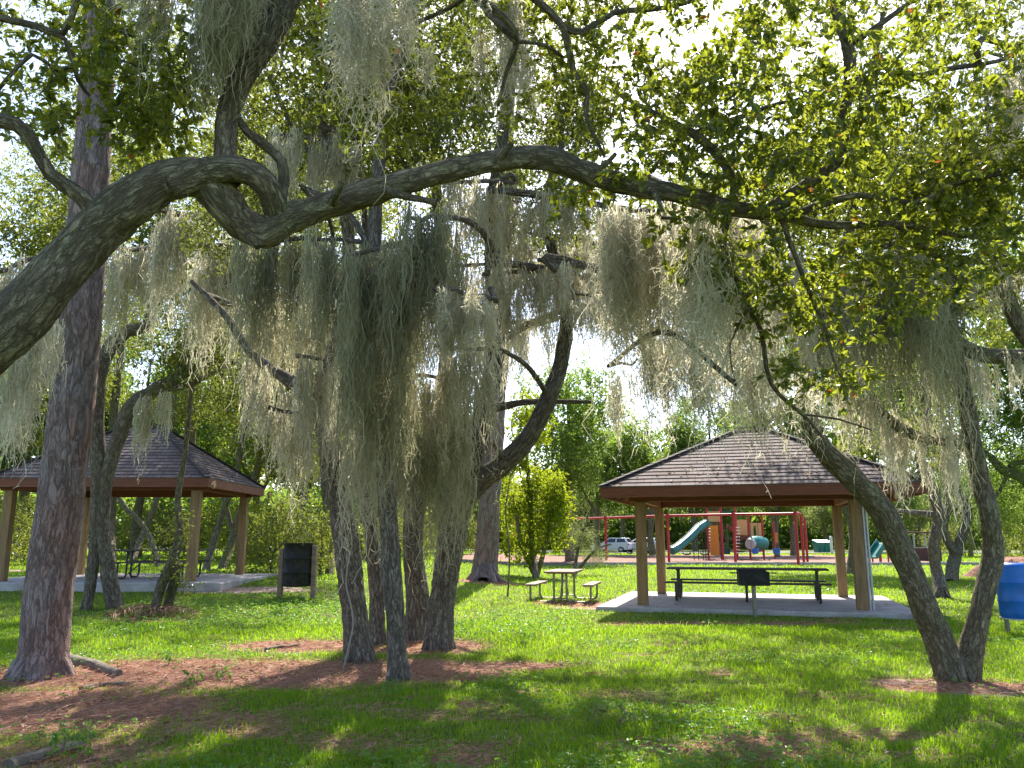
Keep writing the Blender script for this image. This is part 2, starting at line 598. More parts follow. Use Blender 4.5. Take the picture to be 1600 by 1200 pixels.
def pavilion(label, loc, rz, L, D, slab_t, conduit, ovx=.85, ovy=1.05, slope=.52, rox=0.0):
    t = thing('picnic_pavilion', label, 'pavilion', loc, rz)
    hx, hy = L / 2, D / 2
    a, b = hx + ovx, hy + ovy
    if a < b + .3: a = b + .3
    s = MB().box((0.05, 0, -slab_t / 2), (L + 2.0, D + 1.55, slab_t))
    s.build('slab', M['concrete'], t, .02)
    for sx in (-1, 1):
        for sy in (-1, 1):
            p = MB().box((sx * hx, sy * hy, 1.16), (.23, .23, 2.32))
            po = p.build('post', M['post'], t, .018)
            if conduit and sx > 0 and sy < 0:
                c = MB()
                c.tube([(hx + .15, -hy - .04, 0), (hx + .15, -hy - .04, 2.25)], .028, 8)
                c.tube([(hx + .215, -hy - .0, 0), (hx + .215, -hy - .0, 2.25)], .028, 8)
                c.build('conduit', M['conduit'], po, smooth=True)
    # beam ring on the posts, butted
    for sy in (-1, 1):
        MB().box((0, sy * hy, 2.46), (L + .5, .14, .28)).build('beam', M['fascia'], t, .008)
    for sx in (-1, 1):
        MB().box((sx * hx, 0, 2.455), (.14, D - .15, .27)).build('beam', M['fascia'], t, .008)
    z0 = 2.60
    rise = b * slope
    # eave fascia
    f = MB()
    for sy in (-1, 1):
        f.box((0, sy * (b - .02), z0 - .115), (2 * a, .045, .22))
    for sx in (-1, 1):
        f.box((sx * (a - .02), 0, z0 - .115), (.045, 2 * b - .09, .22))
    f.build('fascia', M['fascia'], t).location.x = rox
    # ceiling boards under the slopes
    rd = a - b
    zc, rc = z0 - .03, rise - .03
    c = MB()
    A, B = a - .05, b - .05
    c.add([(-A, -B, zc), (A, -B, zc), (A, B, zc), (-A, B, zc), (-rd, 0, zc + rc), (rd, 0, zc + rc)],
          [(1, 0, 4, 5), (3, 2, 5, 4), (2, 1, 5), (0, 3, 4)])
    c.build('ceiling', M['ceil'], t).location.x = rox
    # rafters
    for sy in (-1, 1):
        for k in range(7):
            x = -hx - .6 + k * (L + 1.2) / 6
            zt = rise * min(1, (a - abs(x)) / b) * .96
            yy = sy * (b - .05)
            ye = sy * (b - .05) * (1 - min(.97, (a - abs(x)) / b * .97))
            MB().beam((x, yy, z0 - .12), (x, ye, z0 - .12 + zt), .05, .13).build('rafter', M['ceil'], t).location.x = rox
    for sx in (-1, 1):
        for k in range(5):
            y = -hy - .4 + k * (D + .8) / 4
            fr = min(.95, (b - abs(y)) / b)
            MB().beam((sx * (a - .05), y, z0 - .125), (sx * (a - .05 - fr * b * .97), y, z0 - .125 + rise * fr * .96), .05, .13).build('rafter', M['ceil'], t).location.x = rox
    hip_roof(t, a, b, rise, z0).location.x = rox
    return t


PV1 = np.array([5.76, 20.14, .10])
PV1R = R(-16.5)
pavilion('open picnic pavilion with purple brown shingle roof and pedestal grill in front', PV1, PV1R, 4.62, 3.94, .16, True, .95, 1.05, .52, .26)
PV2 = np.array([-10.68, 23.1, .50])
PV2R = R(0)
pavilion('shaded picnic pavilion on a raised slab behind the tall pine trunk', PV2, PV2R, 4.87, 3.8, .34, False, .45, .45, .70)


def local(loc, rz, p):
    c, s = math.cos(rz), math.sin(rz)
    return np.array([loc[0] + p[0] * c - p[1] * s, loc[1] + p[0] * s + p[1] * c, loc[2] + p[2]])


# ================================================================== PICNIC TABLES
def pipe_table(label, loc, rz, L, frames, bm, pm, group='pipe framed picnic tables'):
    """long axis along local x; boards on bent pipe frames"""
    t = thing('picnic_table', label, 'picnic table', loc, rz, group)
    top = MB()
    for k in range(4):
        top.box((0, -.285 + k * .19, .755), (L, .182, .042))
    for x in frames:
        top.box((x, 0, .722), (.06, .68, .03))
    top.build('tabletop', bm, t, .006)
    for s in (-1, 1):
        b = MB()
        for k in range(2):
            b.box((0, s * (.72 + (k - .5) * .135), .445), (L, .128, .04))
        for x in frames:
            b.box((x, s * .72, .414), (.05, .24, .022))
        b.build('bench', bm, t, .006)
    for x in frames:
        for s in (-1, 1):
            m = MB()
            pts = [Vector((x, s * .76, .41))] + arc((x, s * .76, .41), (x, s * .76, .03), (x, s * .2, .03), .14, 5) \
                + arc((x, s * .76, .03), (x, s * .16, .03), (x, s * .16, .70), .14, 5) + [Vector((x, s * .16, .71))]
            m.tube(pts, .028, 9)
            m.build('leg', pm, t, smooth=True)
    for x in (frames[0], frames[-1]):
        br = MB()
        br.tube([(x, -.17, .12), (x, .17, .12)], .014, 7)
        if L < 3:
            br.tube([(x, 0, .12), (x * .25, 0, .70)], .016, 7)
        br.build('brace', pm, t, smooth=True)
    return t


tp = G(884, 942)
pipe_table('weathered picnic table standing on bare dirt beside the sunlit lawn', (tp[0], tp[1] + .5, tp[2]), R(90 - 13), 1.75, (-.62, .62), M['board'], M['pipe'])
lp = local(PV1, PV1R, (-.05, -.05, 0))
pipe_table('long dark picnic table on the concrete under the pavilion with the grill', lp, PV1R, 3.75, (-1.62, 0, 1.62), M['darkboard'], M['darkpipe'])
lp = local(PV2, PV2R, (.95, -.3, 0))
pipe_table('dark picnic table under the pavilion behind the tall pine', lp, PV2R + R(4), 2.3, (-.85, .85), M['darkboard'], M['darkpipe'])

# ================================================================== PEDESTAL GRILL
gp = G(1180, 964)
g = thing('barbecue_grill', 'black box barbecue grill on a single steel post before the pavilion slab', 'grill', gp, R(-8))
MB().tube([(0, 0, -.1), (0, 0, .62)], .045, 10).build('post', M['pipe'], g, smooth=True)
fb = MB()
fb.box((0, -.19, .77), (.60, .012, .28)).box((0, .19, .79), (.60, .012, .32)).box((-.3, 0, .77), (.012, .367, .28)).box((.3, 0, .77), (.012, .367, .28)).box((0, 0, .635), (.60, .38, .012))
fb.build('firebox', M['blacksteel'], g, .004)
gr = MB()
for k in range(14):
    gr.tube([(-.27 + k * .0415, -.17, .88), (-.27 + k * .0415, .17, .88)], .006, 6)
gr.tube([(-.38, -.08, .88), (.38, -.08, .88)], .009, 6)
gr.tube([(-.38, .08, .88), (.38, .08, .88)], .009, 6)
gr.build('grate', M['darkpipe'], g, smooth=True)
for s in (-1, 1):
    MB().tube([(s * .38, -.1, .88), (s * .46, -.1, .88), (s * .46, .1, .88), (s * .38, .1, .88)], .011, 6).build('handle', M['darkpipe'], g, smooth=True)

# ================================================================== TRASH BIN ON TWO POSTS
bp_ = G(463, 934)
tb = thing('trash_bin', 'black slatless trash bin hung between two wooden posts beside dark bushes', 'trash bin', bp_, R(-6))
tb['label'] = 'black trash bin hung between two short wooden posts beside dark bushes'
for s in (-1, 1):
    MB().box((s * .40, 0, .56 if s < 0 else .60), (.11, .12, 1.12 if s < 0 else 1.2)).build('post', M['board'], tb, .01)
d = MB()
d.lathe((0, 0, .26), [(.0, 0), (.30, 0), (.335, .03), (.335, .30), (.345, .32), (.335, .34), (.335, .62), (.345, .64), (.335, .66), (.335, .95), (.35, .97), (.35, .99), (.325, .99), (.32, .1), (0, .1)], 28)
dr = d.build('drum', M['blacksteel'], tb, smooth=True)
MB().tube([(-.36, 0, 1.1), (.36, 0, 1.1)], .015, 6).build('hanger_bar', M['darkpipe'], tb)

# ================================================================== BLUE BARREL
bx = P(1594, 966, 13.4)
bz = gz(bx[0], bx[1])
bb = thing('rubbish_barrel', 'bright blue plastic rubbish barrel held off the lawn on a post', 'barrel', (bx[0], bx[1], bz), R(10))
h0 = bx[2] - bz
d = MB()
d.lathe((0, 0, h0), [(0, 0), (.265, 0), (.285, .02), (.292, .10), (.296, .26), (.306, .285), (.296, .31), (.298, .56), (.308, .585), (.298, .61), (.292, .80), (.275, .86), (.24, .90), (.215, .905), (.205, .90), (.2, .2), (0, .2)], 36)
d.build('drum', M['blue'], bb, smooth=True)
MB().lathe((0, 0, h0 - .012), [(0, 0), (.30, 0), (.30, .02), (0, .02)], 30).build('base_plate', M['conduit'], bb)
MB().tube([(.05, .36, -.1), (.05, .36, 1.15)], .04, 9).build('post', M['pipe'], bb, smooth=True)
MB().box((.05, .315, h0 + .6), (.2, .05, .06)).build('bracket', M['darkpipe'], bb)

# ================================================================== PLAYGROUND
def bentpost(top, foot, r, mat, parent, name='post'):
    MB().tube([foot, top], r, 10).build(name, mat, parent, smooth=True, world=True)


# swing frame: single posts under one long top bar
sw_px = [(900, 806, 61), (946, 806, 58), (1043, 808, 52.5), (1146, 809.5, 49.5), (1243, 810, 47.6)]
tops = [P(*k) for k in sw_px]
zt = 3.0
tops = [np.array([p[0], p[1], zt]) for p in tops]
sw = thing('swing_set', 'long dark red steel swing frame standing in the mulch', 'swing set', (tops[2][0], tops[2][1], 0))
ends = tops[0] + (tops[0] - tops[1]) * 2.5
bar = MB().tube([ends] + tops, .075, 10)
bar.build('top_bar', M['red'], sw, smooth=True, world=True)
for p in [ends] + tops[1:]:
    m = MB()
    m.tube([(p[0], p[1], -.1), (p[0], p[1], zt)], .09, 10)
    m.tube([(p[0], p[1], zt - .16), (p[0], p[1], zt + .12)], .12, 10)
    m.build('post', M['red'], sw, smooth=True, world=True)
e = tops[-1] + np.array([.45, .35, 0])
m = MB().tube([tops[-1]] + list(arc(tops[-1], e, (e[0], e[1], 0), .2, 4)) + [(e[0], e[1], -.1)], .085, 10)
m.build('post', M['red'], sw, smooth=True, world=True)


def swing(px, zseat, i0, i1, bucket):
    # point on the bar that lines up in plan between posts i0, i1
    k = (px - sw_px[i0][0]) / (sw_px[i1][0] - sw_px[i0][0])
    b = tops[i0] * (1 - k) + tops[i1] * k
    dr = (tops[i1] - tops[i0]); dr /= np.linalg.norm(dr)
    hw = .22 if bucket else .28
    s = MB()
    if bucket:
        s.lathe((b[0], b[1], zseat), [(0, 0), (.17, .02), (.21, .12), (.23, .34), (.20, .34), (.17, .12), (0, .08)], 14)
        st = s.build('swing_seat', M['bluep'], sw, smooth=True, world=True)
    else:
        s.tube([b + dr * -hw + (0, 0, zseat + .08 - b[2]), b + dr * -.12 + (0, 0, zseat - b[2]), b + dr * .12 + (0, 0, zseat - b[2]), b + dr * hw + (0, 0, zseat + .08 - b[2])], .05, 8)
        st = s.build('swing_seat', M['rubber'], sw, smooth=True, world=True)
    for q in (-1, 1):
        c = MB()
        a0, a1 = b + dr * hw * q, b + dr * hw * q + (0, 0, zseat + (.32 if bucket else .08) - b[2])
        n = 40
        for i in range(n):
            u0, u1 = a0 + (a1 - a0) * i / n, a0 + (a1 - a0) * (i + .85) / n
            c.beam(u0, u1, .03, .012 if i % 2 else .03)
        c.build('chain', M['darkpipe'], st, world=True)


swing(1178, .62, 3, 4, True)
swing(1211, .62, 3, 4, True)
swing(1072, .55, 2, 3, False)
swing(1100, .55, 2, 3, False)
swing(985, .55, 1, 2, False)
swing(1010, .55, 1, 2, False)

# climbing structure with slide
ps = thing('play_structure', 'climbing frame with green slide, orange panel and dark red posts', 'play structure', (*P(1150, 868, 60)[:2], 0))


def W(x, y, t):
    p = P(x, y, t)
    return p


def panel(name, mat, x0, x1, y0, y1, t0, t1=None, th=.06, par=None):
    t1 = t1 or t0
    a, b, c, d_ = W(x0, y1, t0), W(x1, y1, t1), W(x1, y0, t1), W(x0, y0, t0)
    c[:2], d_[:2] = b[:2], a[:2]
    n = np.cross(b - a, d_ - a); n /= np.linalg.norm(n)
    o = MB()
    vs = [p + n * k for k in (-th / 2, th / 2) for p in (a, b, c, d_)]
    o.add(vs, [(3, 2, 1, 0), (4, 5, 6, 7), (0, 1, 5, 4), (1, 2, 6, 5), (2, 3, 7, 6), (3, 0, 4, 7)])
    return o.build(name, mat, par or ps, world=True)


def post(x, ytop, t, mat=M['red'], r=.075, par=None):
    p = W(x, ytop, t)
    return MB().tube([(p[0], p[1], -.1), (p[0], p[1], p[2])], r, 9).build('post', mat, par or ps, smooth=True, world=True)


for x, y, t in ((1104, 794, 57), (1126, 792, 57), (1124, 796, 60), (1148, 785, 58), (1169, 800, 58), (1190, 803, 58), (1169, 805, 60.5), (1190, 808, 60.5), (1208, 815, 60)):
    post(x, y, t)
panel('panel', M['orange'], 1110, 1124, 821, 868, 57.1)
panel('panel', M['yellow'], 1105, 1126, 799, 815, 57.2)
panel('panel', M['yellow'], 1150, 1168, 812, 836, 58.2)
pw = panel('panel', M['yellow'], 1171, 1178, 820, 842, 58.1)
panel('panel', M['yellow'], 1182, 1190, 820, 842, 58.1)
panel('panel', M['yellow'], 1171, 1190, 817, 822, 58.3)
panel('panel', M['green'], 1128, 1147, 798, 806, 58)
panel('panel', M['green'], 1130, 1141, 855, 866, 58)
panel('panel', M['orangered'], 1184, 1192, 840, 862, 57.4)
panel('panel', M['orange'], 1209, 1216, 832, 848, 60)
# decks
for (x0, x1, y, t0, t1) in ((1104, 1126, 829, 57, 60), (1148, 1190, 842, 58, 60.5)):
    a, b = W(x0, y, t0), W(x1, y, t0)
    z = a[2]
    MB().box(((a[0] + b[0]) / 2, (a[1] + t1 * 1.0 * 1.03) / 2, z), (b[0] - a[0], 2.2, .1)).build('deck', M['brown'], ps, world=True)
# stairs
for k in range(6):
    q = W(1168 - k * 3.2, 839 + k * 4.6, 57.6)
    MB().box(q, (1.0, .3, .06)).build('stair', M['brown'], ps, world=True)
st = MB()
st.beam(W(1136, 822, 58.6), W(1168, 841, 58.6), .08, .35)
st.build('ramp', M['brown'], ps, world=True)
# ladder rungs
for k in range(9):
    p0, p1 = W(1105, 826 + k * 4.7, 56.9), W(1110, 826 + k * 4.7, 56.9)
    MB().tube([p0, p1], .022, 6).build('rung', M['white'], ps, world=True)
for k in range(9):
    p0, p1 = W(1150, 824 + k * 5, 56.6), W(1156, 824 + k * 5, 56.6)
    MB().tube([p0, p1], .022, 6).build('rung', M['white'], ps, world=True)
# climbing poles
for x, y0 in ((1083, 835), (1090, 832), (1097, 829), (1101, 829), (1125, 830)):
    a, b = W(x, y0, 56.5), W(x, 872, 56.5)
    MB().tube([(a[0], a[1], a[2]), (a[0], a[1], 0)], .028, 6).build('pole', M['darkpipe'], ps, world=True)
# slide chute
s0, s1, s2, s3 = W(1104, 818, 57), W(1092, 825, 56), W(1058, 857, 54), W(1050, 861, 53.6)
ch = MB()
pts = [Vector(list(p)) for p in (s0, s1, s1 * .5 + s2 * .5 + np.array([0, 0, -.08]), s2, s3)]
ch.tube([p + Vector((0, 0, .0)) for p in pts], .27, 12)
slide = ch.build('slide', M['teal'], ps, smooth=True, world=True)
for s in (-1, 1):
    rl = MB().tube([p + Vector((.1 * s, -.26 * s, .26)) for p in pts], .045, 8)
    rl.build('slide_rail', M['teal'] if s > 0 else M['green'], slide, smooth=True, world=True)
# crawl barrel
c0, c1 = W(1172, 849, 56.6), W(1194, 849, 57.6)
tt = MB()
tt.tube([c0, c0 * .8 + c1 * .2, c0 * .5 + c1 * .5, c0 * .2 + c1 * .8, c1], [.42, .5, .52, .5, .42], 16)
tt.build('crawl_barrel', M['teal'], ps, smooth=True, world=True)
q = W(1173, 850, 56.4)
MB().tube([q, q + np.array([-.1, -.12, 0])], [.40, .36], 14).build('porthole', M['conduit'], ps, smooth=True, world=True)
MB().tube([W(1148, 848, 57), W(1172, 848, 57)], .05, 6).build('rail', M['blacksteel'], ps, world=True)

# spinner post with seat
sp = P(1262, 878, 50)
s_ = thing('spinner_pole', 'thin dark red spinner pole with a small round green standing plate', 'play pole', (sp[0], sp[1], 0))
MB().tube([(0, 0, -.1), (0, 0, 2.85)], .075, 9).build('pole', M['red'], s_, smooth=True)
MB().lathe((0, 0, .42), [(0, 0), (.42, 0), (.42, .06), (0, .06)], 18).build('standing_plate', M['green'], s_)

# teal small slide hut beyond the leaning trunk
hp = P(1374, 872, 50)
hh = thing('toddler_slide', 'small teal toddler slide with red legs standing behind the pavilion', 'slide', (hp[0], hp[1], 0), R(20))
ch = MB()
ch.beam((-.55, 0, .35), (.35, 0, 1.25), .75, .12)
sl_ = ch.build('chute', M['teal'], hh, .03)
for s in (-1, 1):
    MB().beam((-.58, s * .38, .45), (.38, s * .38, 1.42), .06, .3).build('side_rail', M['teal'], hh, .02)
    MB().tube([(.42, s * .3, -.05), (.42, s * .3, 1.3)], .05, 8).build('leg', M['red'], hh, smooth=True)
    MB().tube([(-.25, s * .3, -.05), (-.25, s * .3, .6)], .05, 8).build('leg', M['red'], hh, smooth=True)
MB().box((.45, 0, 1.15), (.5, .7, .08)).build('deck', M['bluep'], hh)

# play house with pale posts
qp = P(1434, 868, 56)
q = thing('play_house', 'low brown play deck with pale posts behind the light barked oak', 'play house', (qp[0], qp[1], 0), R(-8))
MB().box((0, 0, .45), (2.6, 1.6, .9)).build('deck', M['brown'], q, .03)
for x in (-1.15, -.4, .35, 1.1):
    MB().tube([(x, -.72, .9), (x, -.72, 1.9)], .06, 8).build('post', M['conduit'], q, smooth=True)
MB().box((0, 0, 1.95), (2.8, 1.8, .1)).build('roof', M['brown'], q, .02)

# dumpster, white post
dp = P(1286, 864, 84)
du = thing('dumpster', 'teal metal dumpster beyond the playground beside a white post', 'dumpster', (dp[0], dp[1], 0), R(5))
b = MB()
b.add([(-.75, -.5, .1), (.75, -.5, .1), (.75, .5, .1), (-.75, .5, .1), (-.85, -.6, 1.05), (.85, -.6, 1.05), (.85, .55, 1.3), (-.85, .55, 1.3)],
      [(3, 2, 1, 0), (0, 1, 5, 4), (1, 2, 6, 5), (2, 3, 7, 6), (3, 0, 4, 7), (4, 5, 6, 7)])
for x in (-.5, 0, .5):
    b.box((x, -.585, .55), (.08, .1, .8))
b.build('body', M['teal'], du, .02)
b = MB()
for s in (-1, 1):
    b.beam((s * .43, -.66, 1.09), (s * .43, .6, 1.36), .82, .05)
b.build('lid', M['conduit'], du, .01)
wp = P(1300, 866, 82)
MB_ = MB().box((0, 0, .8), (.24, .24, 1.7)).add([(-.12, -.12, 1.65), (.12, -.12, 1.65), (.12, .12, 1.65), (-.12, .12, 1.65), (0, 0, 1.8)], [(0, 1, 4), (1, 2, 4), (2, 3, 4), (3, 0, 4)])
o = MB_.build('bollard_post', M['white'], None, .01)
o.location = (wp[0], wp[1], 0)
tag(o, 'white square post standing next to the teal dumpster', 'post')


# ================================================================== CARS
def car(label, loc, rz):
    t = thing('parked_car', label, 'car', loc, rz, 'white cars parked beyond the playground')
    # side profile (x forward), lofted across y
    prof = [(-2.2, .42), (-2.25, .75), (-2.15, 1.02), (-1.95, 1.12), (-1.0, 1.12), (.85, 1.04), (1.7, .95), (2.15, .78), (2.22, .5), (2.1, .34), (-2.05, .34)]
    b = MB()
    ys = [(-.92, .965), (-.86, 1.0), (.86, 1.0), (.92, .965)]
    vs, n = [], len(prof)
    for y, k in ys:
        vs += [(x * k, y, .7 + (z - .7) * (k if z > .7 else 1)) for x, z in prof]
    fs = []
    for j in range(len(ys) - 1):
        for i in range(n):
            i2 = (i + 1) % n
            fs.append((j * n + i, (j + 1) * n + i, (j + 1) * n + i2, j * n + i2))
    fs += [tuple(range(n)), tuple((len(ys) - 1) * n + i for i in range(n))[::-1]]
    b.add(vs, fs)
    body = b.build('body', M['carpaint'], t, .04, True)
    cab = MB()
    lo = [(-2.1, 1.10), (1.0, 1.05)]
    hi = [(-1.75, 1.62), (.05, 1.64)]
    v = []
    for y, yy in ((-.86, -.68), (.86, .68)):
        v += [(lo[0][0], y, lo[0][1]), (lo[1][0], y, lo[1][1]), (hi[1][0], yy, hi[1][1]), (hi[0][0], yy, hi[0][1])]
    cab.add(v, [(0, 1, 2, 3), (7, 6, 5, 4), (0, 3, 7, 4), (1, 5, 6, 2), (3, 2, 6, 7)])
    cab.build('cabin', M['carpaint'], body, .05, True)

    def win(name, q, out):
        w_ = MB()
        c = sum((Vector(p) for p in q), Vector()) / 4
        o = Vector(out)
        q = [c + (Vector(p) - c) * .86 for p in q]
        w_.add([p + o * .012 for p in q] + [p - o * .03 for p in q], [(0, 1, 2, 3), (7, 6, 5, 4), (0, 4, 5, 1), (1, 5, 6, 2), (2, 6, 7, 3), (3, 7, 4, 0)])
        w_.build(name, M['glass'], body)
    for s in (-1, 1):
        mid = -.75
        win('window', [(-1.95, s * .85, 1.13), (mid, s * .855, 1.11), (mid, s * .69, 1.58), (-1.72, s * .695, 1.56)], (0, s, .3))
        win('window', [(mid, s * .855, 1.11), (.85, s * .85, 1.09), (.02, s * .70, 1.58), (mid, s * .69, 1.58)], (0, s, .3))
    win('rear_window', [(-2.06, -.78, 1.16), (-2.06, .78, 1.16), (-1.80, .64, 1.56), (-1.80, -.64, 1.56)], (-1, 0, .5))
    win('windscreen', [(.93, -.8, 1.1), (.93, .8, 1.1), (.12, .64, 1.58), (.12, -.64, 1.58)], (.6, 0, .8))
    for s in (-1, 1):
        MB().box((-2.12, s * .72, .92), (.16, .34, .2)).build('tail_light', M['tail'], t, .03)
        MB().box((2.08, s * .68, .76), (.16, .34, .14)).build('headlight', M['conduit'], t, .03)
    MB().box((-2.26, 0, .66), (.03, .5, .12)).build('number_plate', M['white'], t)
    for x in (-1.35, 1.35):
        for s in (-1, 1):
            wl = MB()
            wl.tube([(x, s * .78, .34), (x, s * .80, .34), (x, s * .92, .34), (x, s * .94, .34)], [.30, .34, .34, .30], 20)
            wo = wl.build('wheel', M['rubber'], t, smooth=True)
            MB().tube([(x, s * .93, .34), (x, s * .955, .34)], [.22, .18], 14).build('rim', M['rim'], wo, smooth=True)
    return t


c1 = P(957, 865, 88)
cc = car('white car parked beyond the playground seen between shrub and pavilion posts', (c1[0], c1[1], -.05), R(152))
c2 = P(1006, 865, 88)
copy_thing(cc, (c2[0] - .4, c2[1] + .5, -.05), R(156), 'white car half hidden behind the pavilion back post', 'white cars parked beyond the playground')

# ================================================================== SMALL THINGS ON THE GROUND
# timber edging of the swing area seen beyond the middle pine
e0, e1 = G(692, 879), G(885, 884)
o = MB()
nseg = 6
for k in range(nseg):
    a, b = e0 + (e1 - e0) * k / nseg, e0 + (e1 - e0) * (k + .985) / nseg
    a[2] = gz(a[0], a[1]) + .08; b[2] = gz(b[0], b[1]) + .08
    o.beam(a, b, .18, .26)
o = o.build('timber_edging', M['edging'], None, .02)
tag(o, 'low grey timber edging of the play area behind the middle pine', 'edging')


def stick(name, label, cat, px, r0, r1, mat, z=.0, wob=.05, n=10):
    pts = [G(*p) for p in px]
    ctl = np.array(pts)
    t = np.linspace(0, len(ctl) - 1, n)
    q = np.array([[np.interp(k, range(len(ctl)), ctl[:, a]) for a in range(3)] for k in t])
    q[:, 2] = [gz(a, b) + z for a, b, _ in q]
    q += rng.normal(0, wob, q.shape) * np.array([1, 1, .3])
    m = MB().tube(list(q), list(np.linspace(r0, r1, n)), 9)
    o = m.build(name, mat, None, smooth=True)
    return tag(o, label, cat)


stick('surface_root', 'grey surface root running out from the tall pine base', 'root', [(100, 1036), (140, 1042), (190, 1056)], .10, .05, M['deadwood'], .03, .02)
stick('fallen_branch', 'pale fallen branch lying in the weeds before the pine straw', 'branch', [(10, 1205), (60, 1188), (130, 1166)], .055, .035, M['deadwood'], .03, .012)
stick('fallen_branch', 'thin dark branch lying in the pine straw behind the pine root', 'branch', [(415, 1018), (440, 1014), (470, 1010)], .03, .015, M['deadwood'], .03, .012)
stick('surface_root', 'thin root crossing the pine straw below the tall pine', 'root', [(125, 1078), (160, 1072), (200, 1070)], .03, .02, M['deadwood'], .015, .012)

# ================================================================== PLANT GENERATORS
def unit(v):
    return v / np.maximum(np.linalg.norm(v, axis=-1, keepdims=True), 1e-9)


def catmull(pts, step):
    p = np.asarray(pts, float)                      # (N, 4): xyz + radius
    q = np.vstack([2 * p[0] - p[1], p, 2 * p[-1] - p[-2]])
    out = []
    for i in range(1, len(q) - 2):
        d = np.linalg.norm(q[i + 1, :3] - q[i, :3])
        n = max(2, int(d / step))
        t = np.linspace(0, 1, n, endpoint=False)[:, None]
        a, b, c, e = q[i - 1], q[i], q[i + 1], q[i + 2]
        out.append(.5 * (2 * b + (c - a) * t + (2 * a - 5 * b + 4 * c - e) * t ** 2 + (3 * b - a - 3 * c + e) * t ** 3))
    out.append(q[-2][None])
    r = np.vstack(out)
    r[:, 3] = np.maximum(r[:, 3], .0025)
    return r


def tube_block(path, sides=12, step=.12, amp=.09, seed=0, freq=1.0, mi=0):
    s = catmull(path, step)
    c, r = s[:, :3], s[:, 3]
    n = len(c)
    d = unit(np.gradient(c, axis=0))
    up = np.zeros((n, 3))
    u = np.array([1.0, .2, 0]) if abs(d[0][2]) > .6 else np.array([0, 0, 1.0])
    for i in range(n):
        u = u - d[i] * (u @ d[i])
        u /= max(np.linalg.norm(u), 1e-9)
        up[i] = u
    bi = np.cross(d, up)
    L = np.concatenate([[0], np.cumsum(np.linalg.norm(np.diff(c, axis=0), axis=1))])
    th = np.linspace(0, 2 * np.pi, sides, endpoint=False)
    T, LL = np.meshgrid(th, L)
    rr = r[:, None]
    ln = LL / np.maximum(.12, rr * 2.2)
    nz = np.sin(T * 2 + ln * 1.3 + seed) * .5 + np.sin(T * 3 - ln * 2.1 * freq + seed * 2.3) * .35 + np.sin(T * 5 + ln * 4.7 * freq + seed * 1.7) * .25 \
        + rng.normal(0, .22, T.shape)
    rad = rr * (1 + amp * nz)
    v = c[:, None, :] + (np.cos(T)[..., None] * up[:, None, :] + np.sin(T)[..., None] * bi[:, None, :]) * rad[..., None]
    bark = np.stack([np.cos(T) * rr, np.sin(T) * rr, LL + seed * 3.1], -1)
    i = np.arange(n - 1)[:, None] * sides
    k = np.arange(sides)[None]
    k2 = (k + 1) % sides
    f = np.stack([i + k, i + k2, i + sides + k2, i + sides + k], -1).reshape(-1, 4)
    vv = v.reshape(-1, 3)
    bb = bark.reshape(-1, 3)
    blk = [dict(v=vv, f=f, bark=bb, smooth=True, mi=mi)]
    # end cap
    blk.append(dict(v=np.vstack([v[-1], c[-1] + d[-1] * r[-1] * .4]), f=np.array([[q, (q + 1) % sides, sides] for q in range(sides)]),
                    bark=np.vstack([bark[-1], [0, 0, L[-1]]]), mi=mi))
    return blk, s


def twig_blocks(A, B, r0, r1, jit, mi=0, sides=3, segs=4):
    """thin crooked twigs from A to B (N,3), vectorised"""
    N = len(A)
    if N == 0: return []
    t = np.linspace(0, 1, segs + 1)
    L = np.linalg.norm(B - A, axis=1)
    P_ = A[:, None] + (B - A)[:, None] * t[None, :, None]
    j = rng.normal(0, 1, P_.shape) * (jit * L)[:, None, None] * np.sin(np.pi * t)[None, :, None]
    P_ = P_ + j
    d = unit(B - A)
    ref = np.where(np.abs(d[:, 2:]) > .8, np.array([[1.0, 0, 0]]), np.array([[0, 0, 1.0]]))
    u = unit(np.cross(d, ref)); w_ = np.cross(d, u)
    rad = r0[:, None] * (1 - t) + r1[:, None] * t
    th = np.arange(sides) * 2 * np.pi / sides
    off = np.cos(th)[None, :, None] * u[:, None] + np.sin(th)[None, :, None] * w_[:, None]
    v = P_[:, :, None, :] + off[:, None] * rad[:, :, None, None]
    b = (np.arange(N) * (segs + 1) * sides)[:, None, None]
    i = (np.arange(segs) * sides)[None, :, None]
    k = np.arange(sides)[None, None]
    k2 = (k + 1) % sides
    f = np.stack([b + i + k, b + i + k2, b + i + sides + k2, b + i + sides + k], -1).reshape(-1, 4)
    bark = np.zeros((N * (segs + 1) * sides, 3))
    bark[:, 2] = np.tile(np.repeat(t, sides), N)
    bark[:, 0] = np.repeat(rng.random(N), (segs + 1) * sides)
    return [dict(v=v.reshape(-1, 3), f=f, bark=bark, smooth=True, mi=mi)]


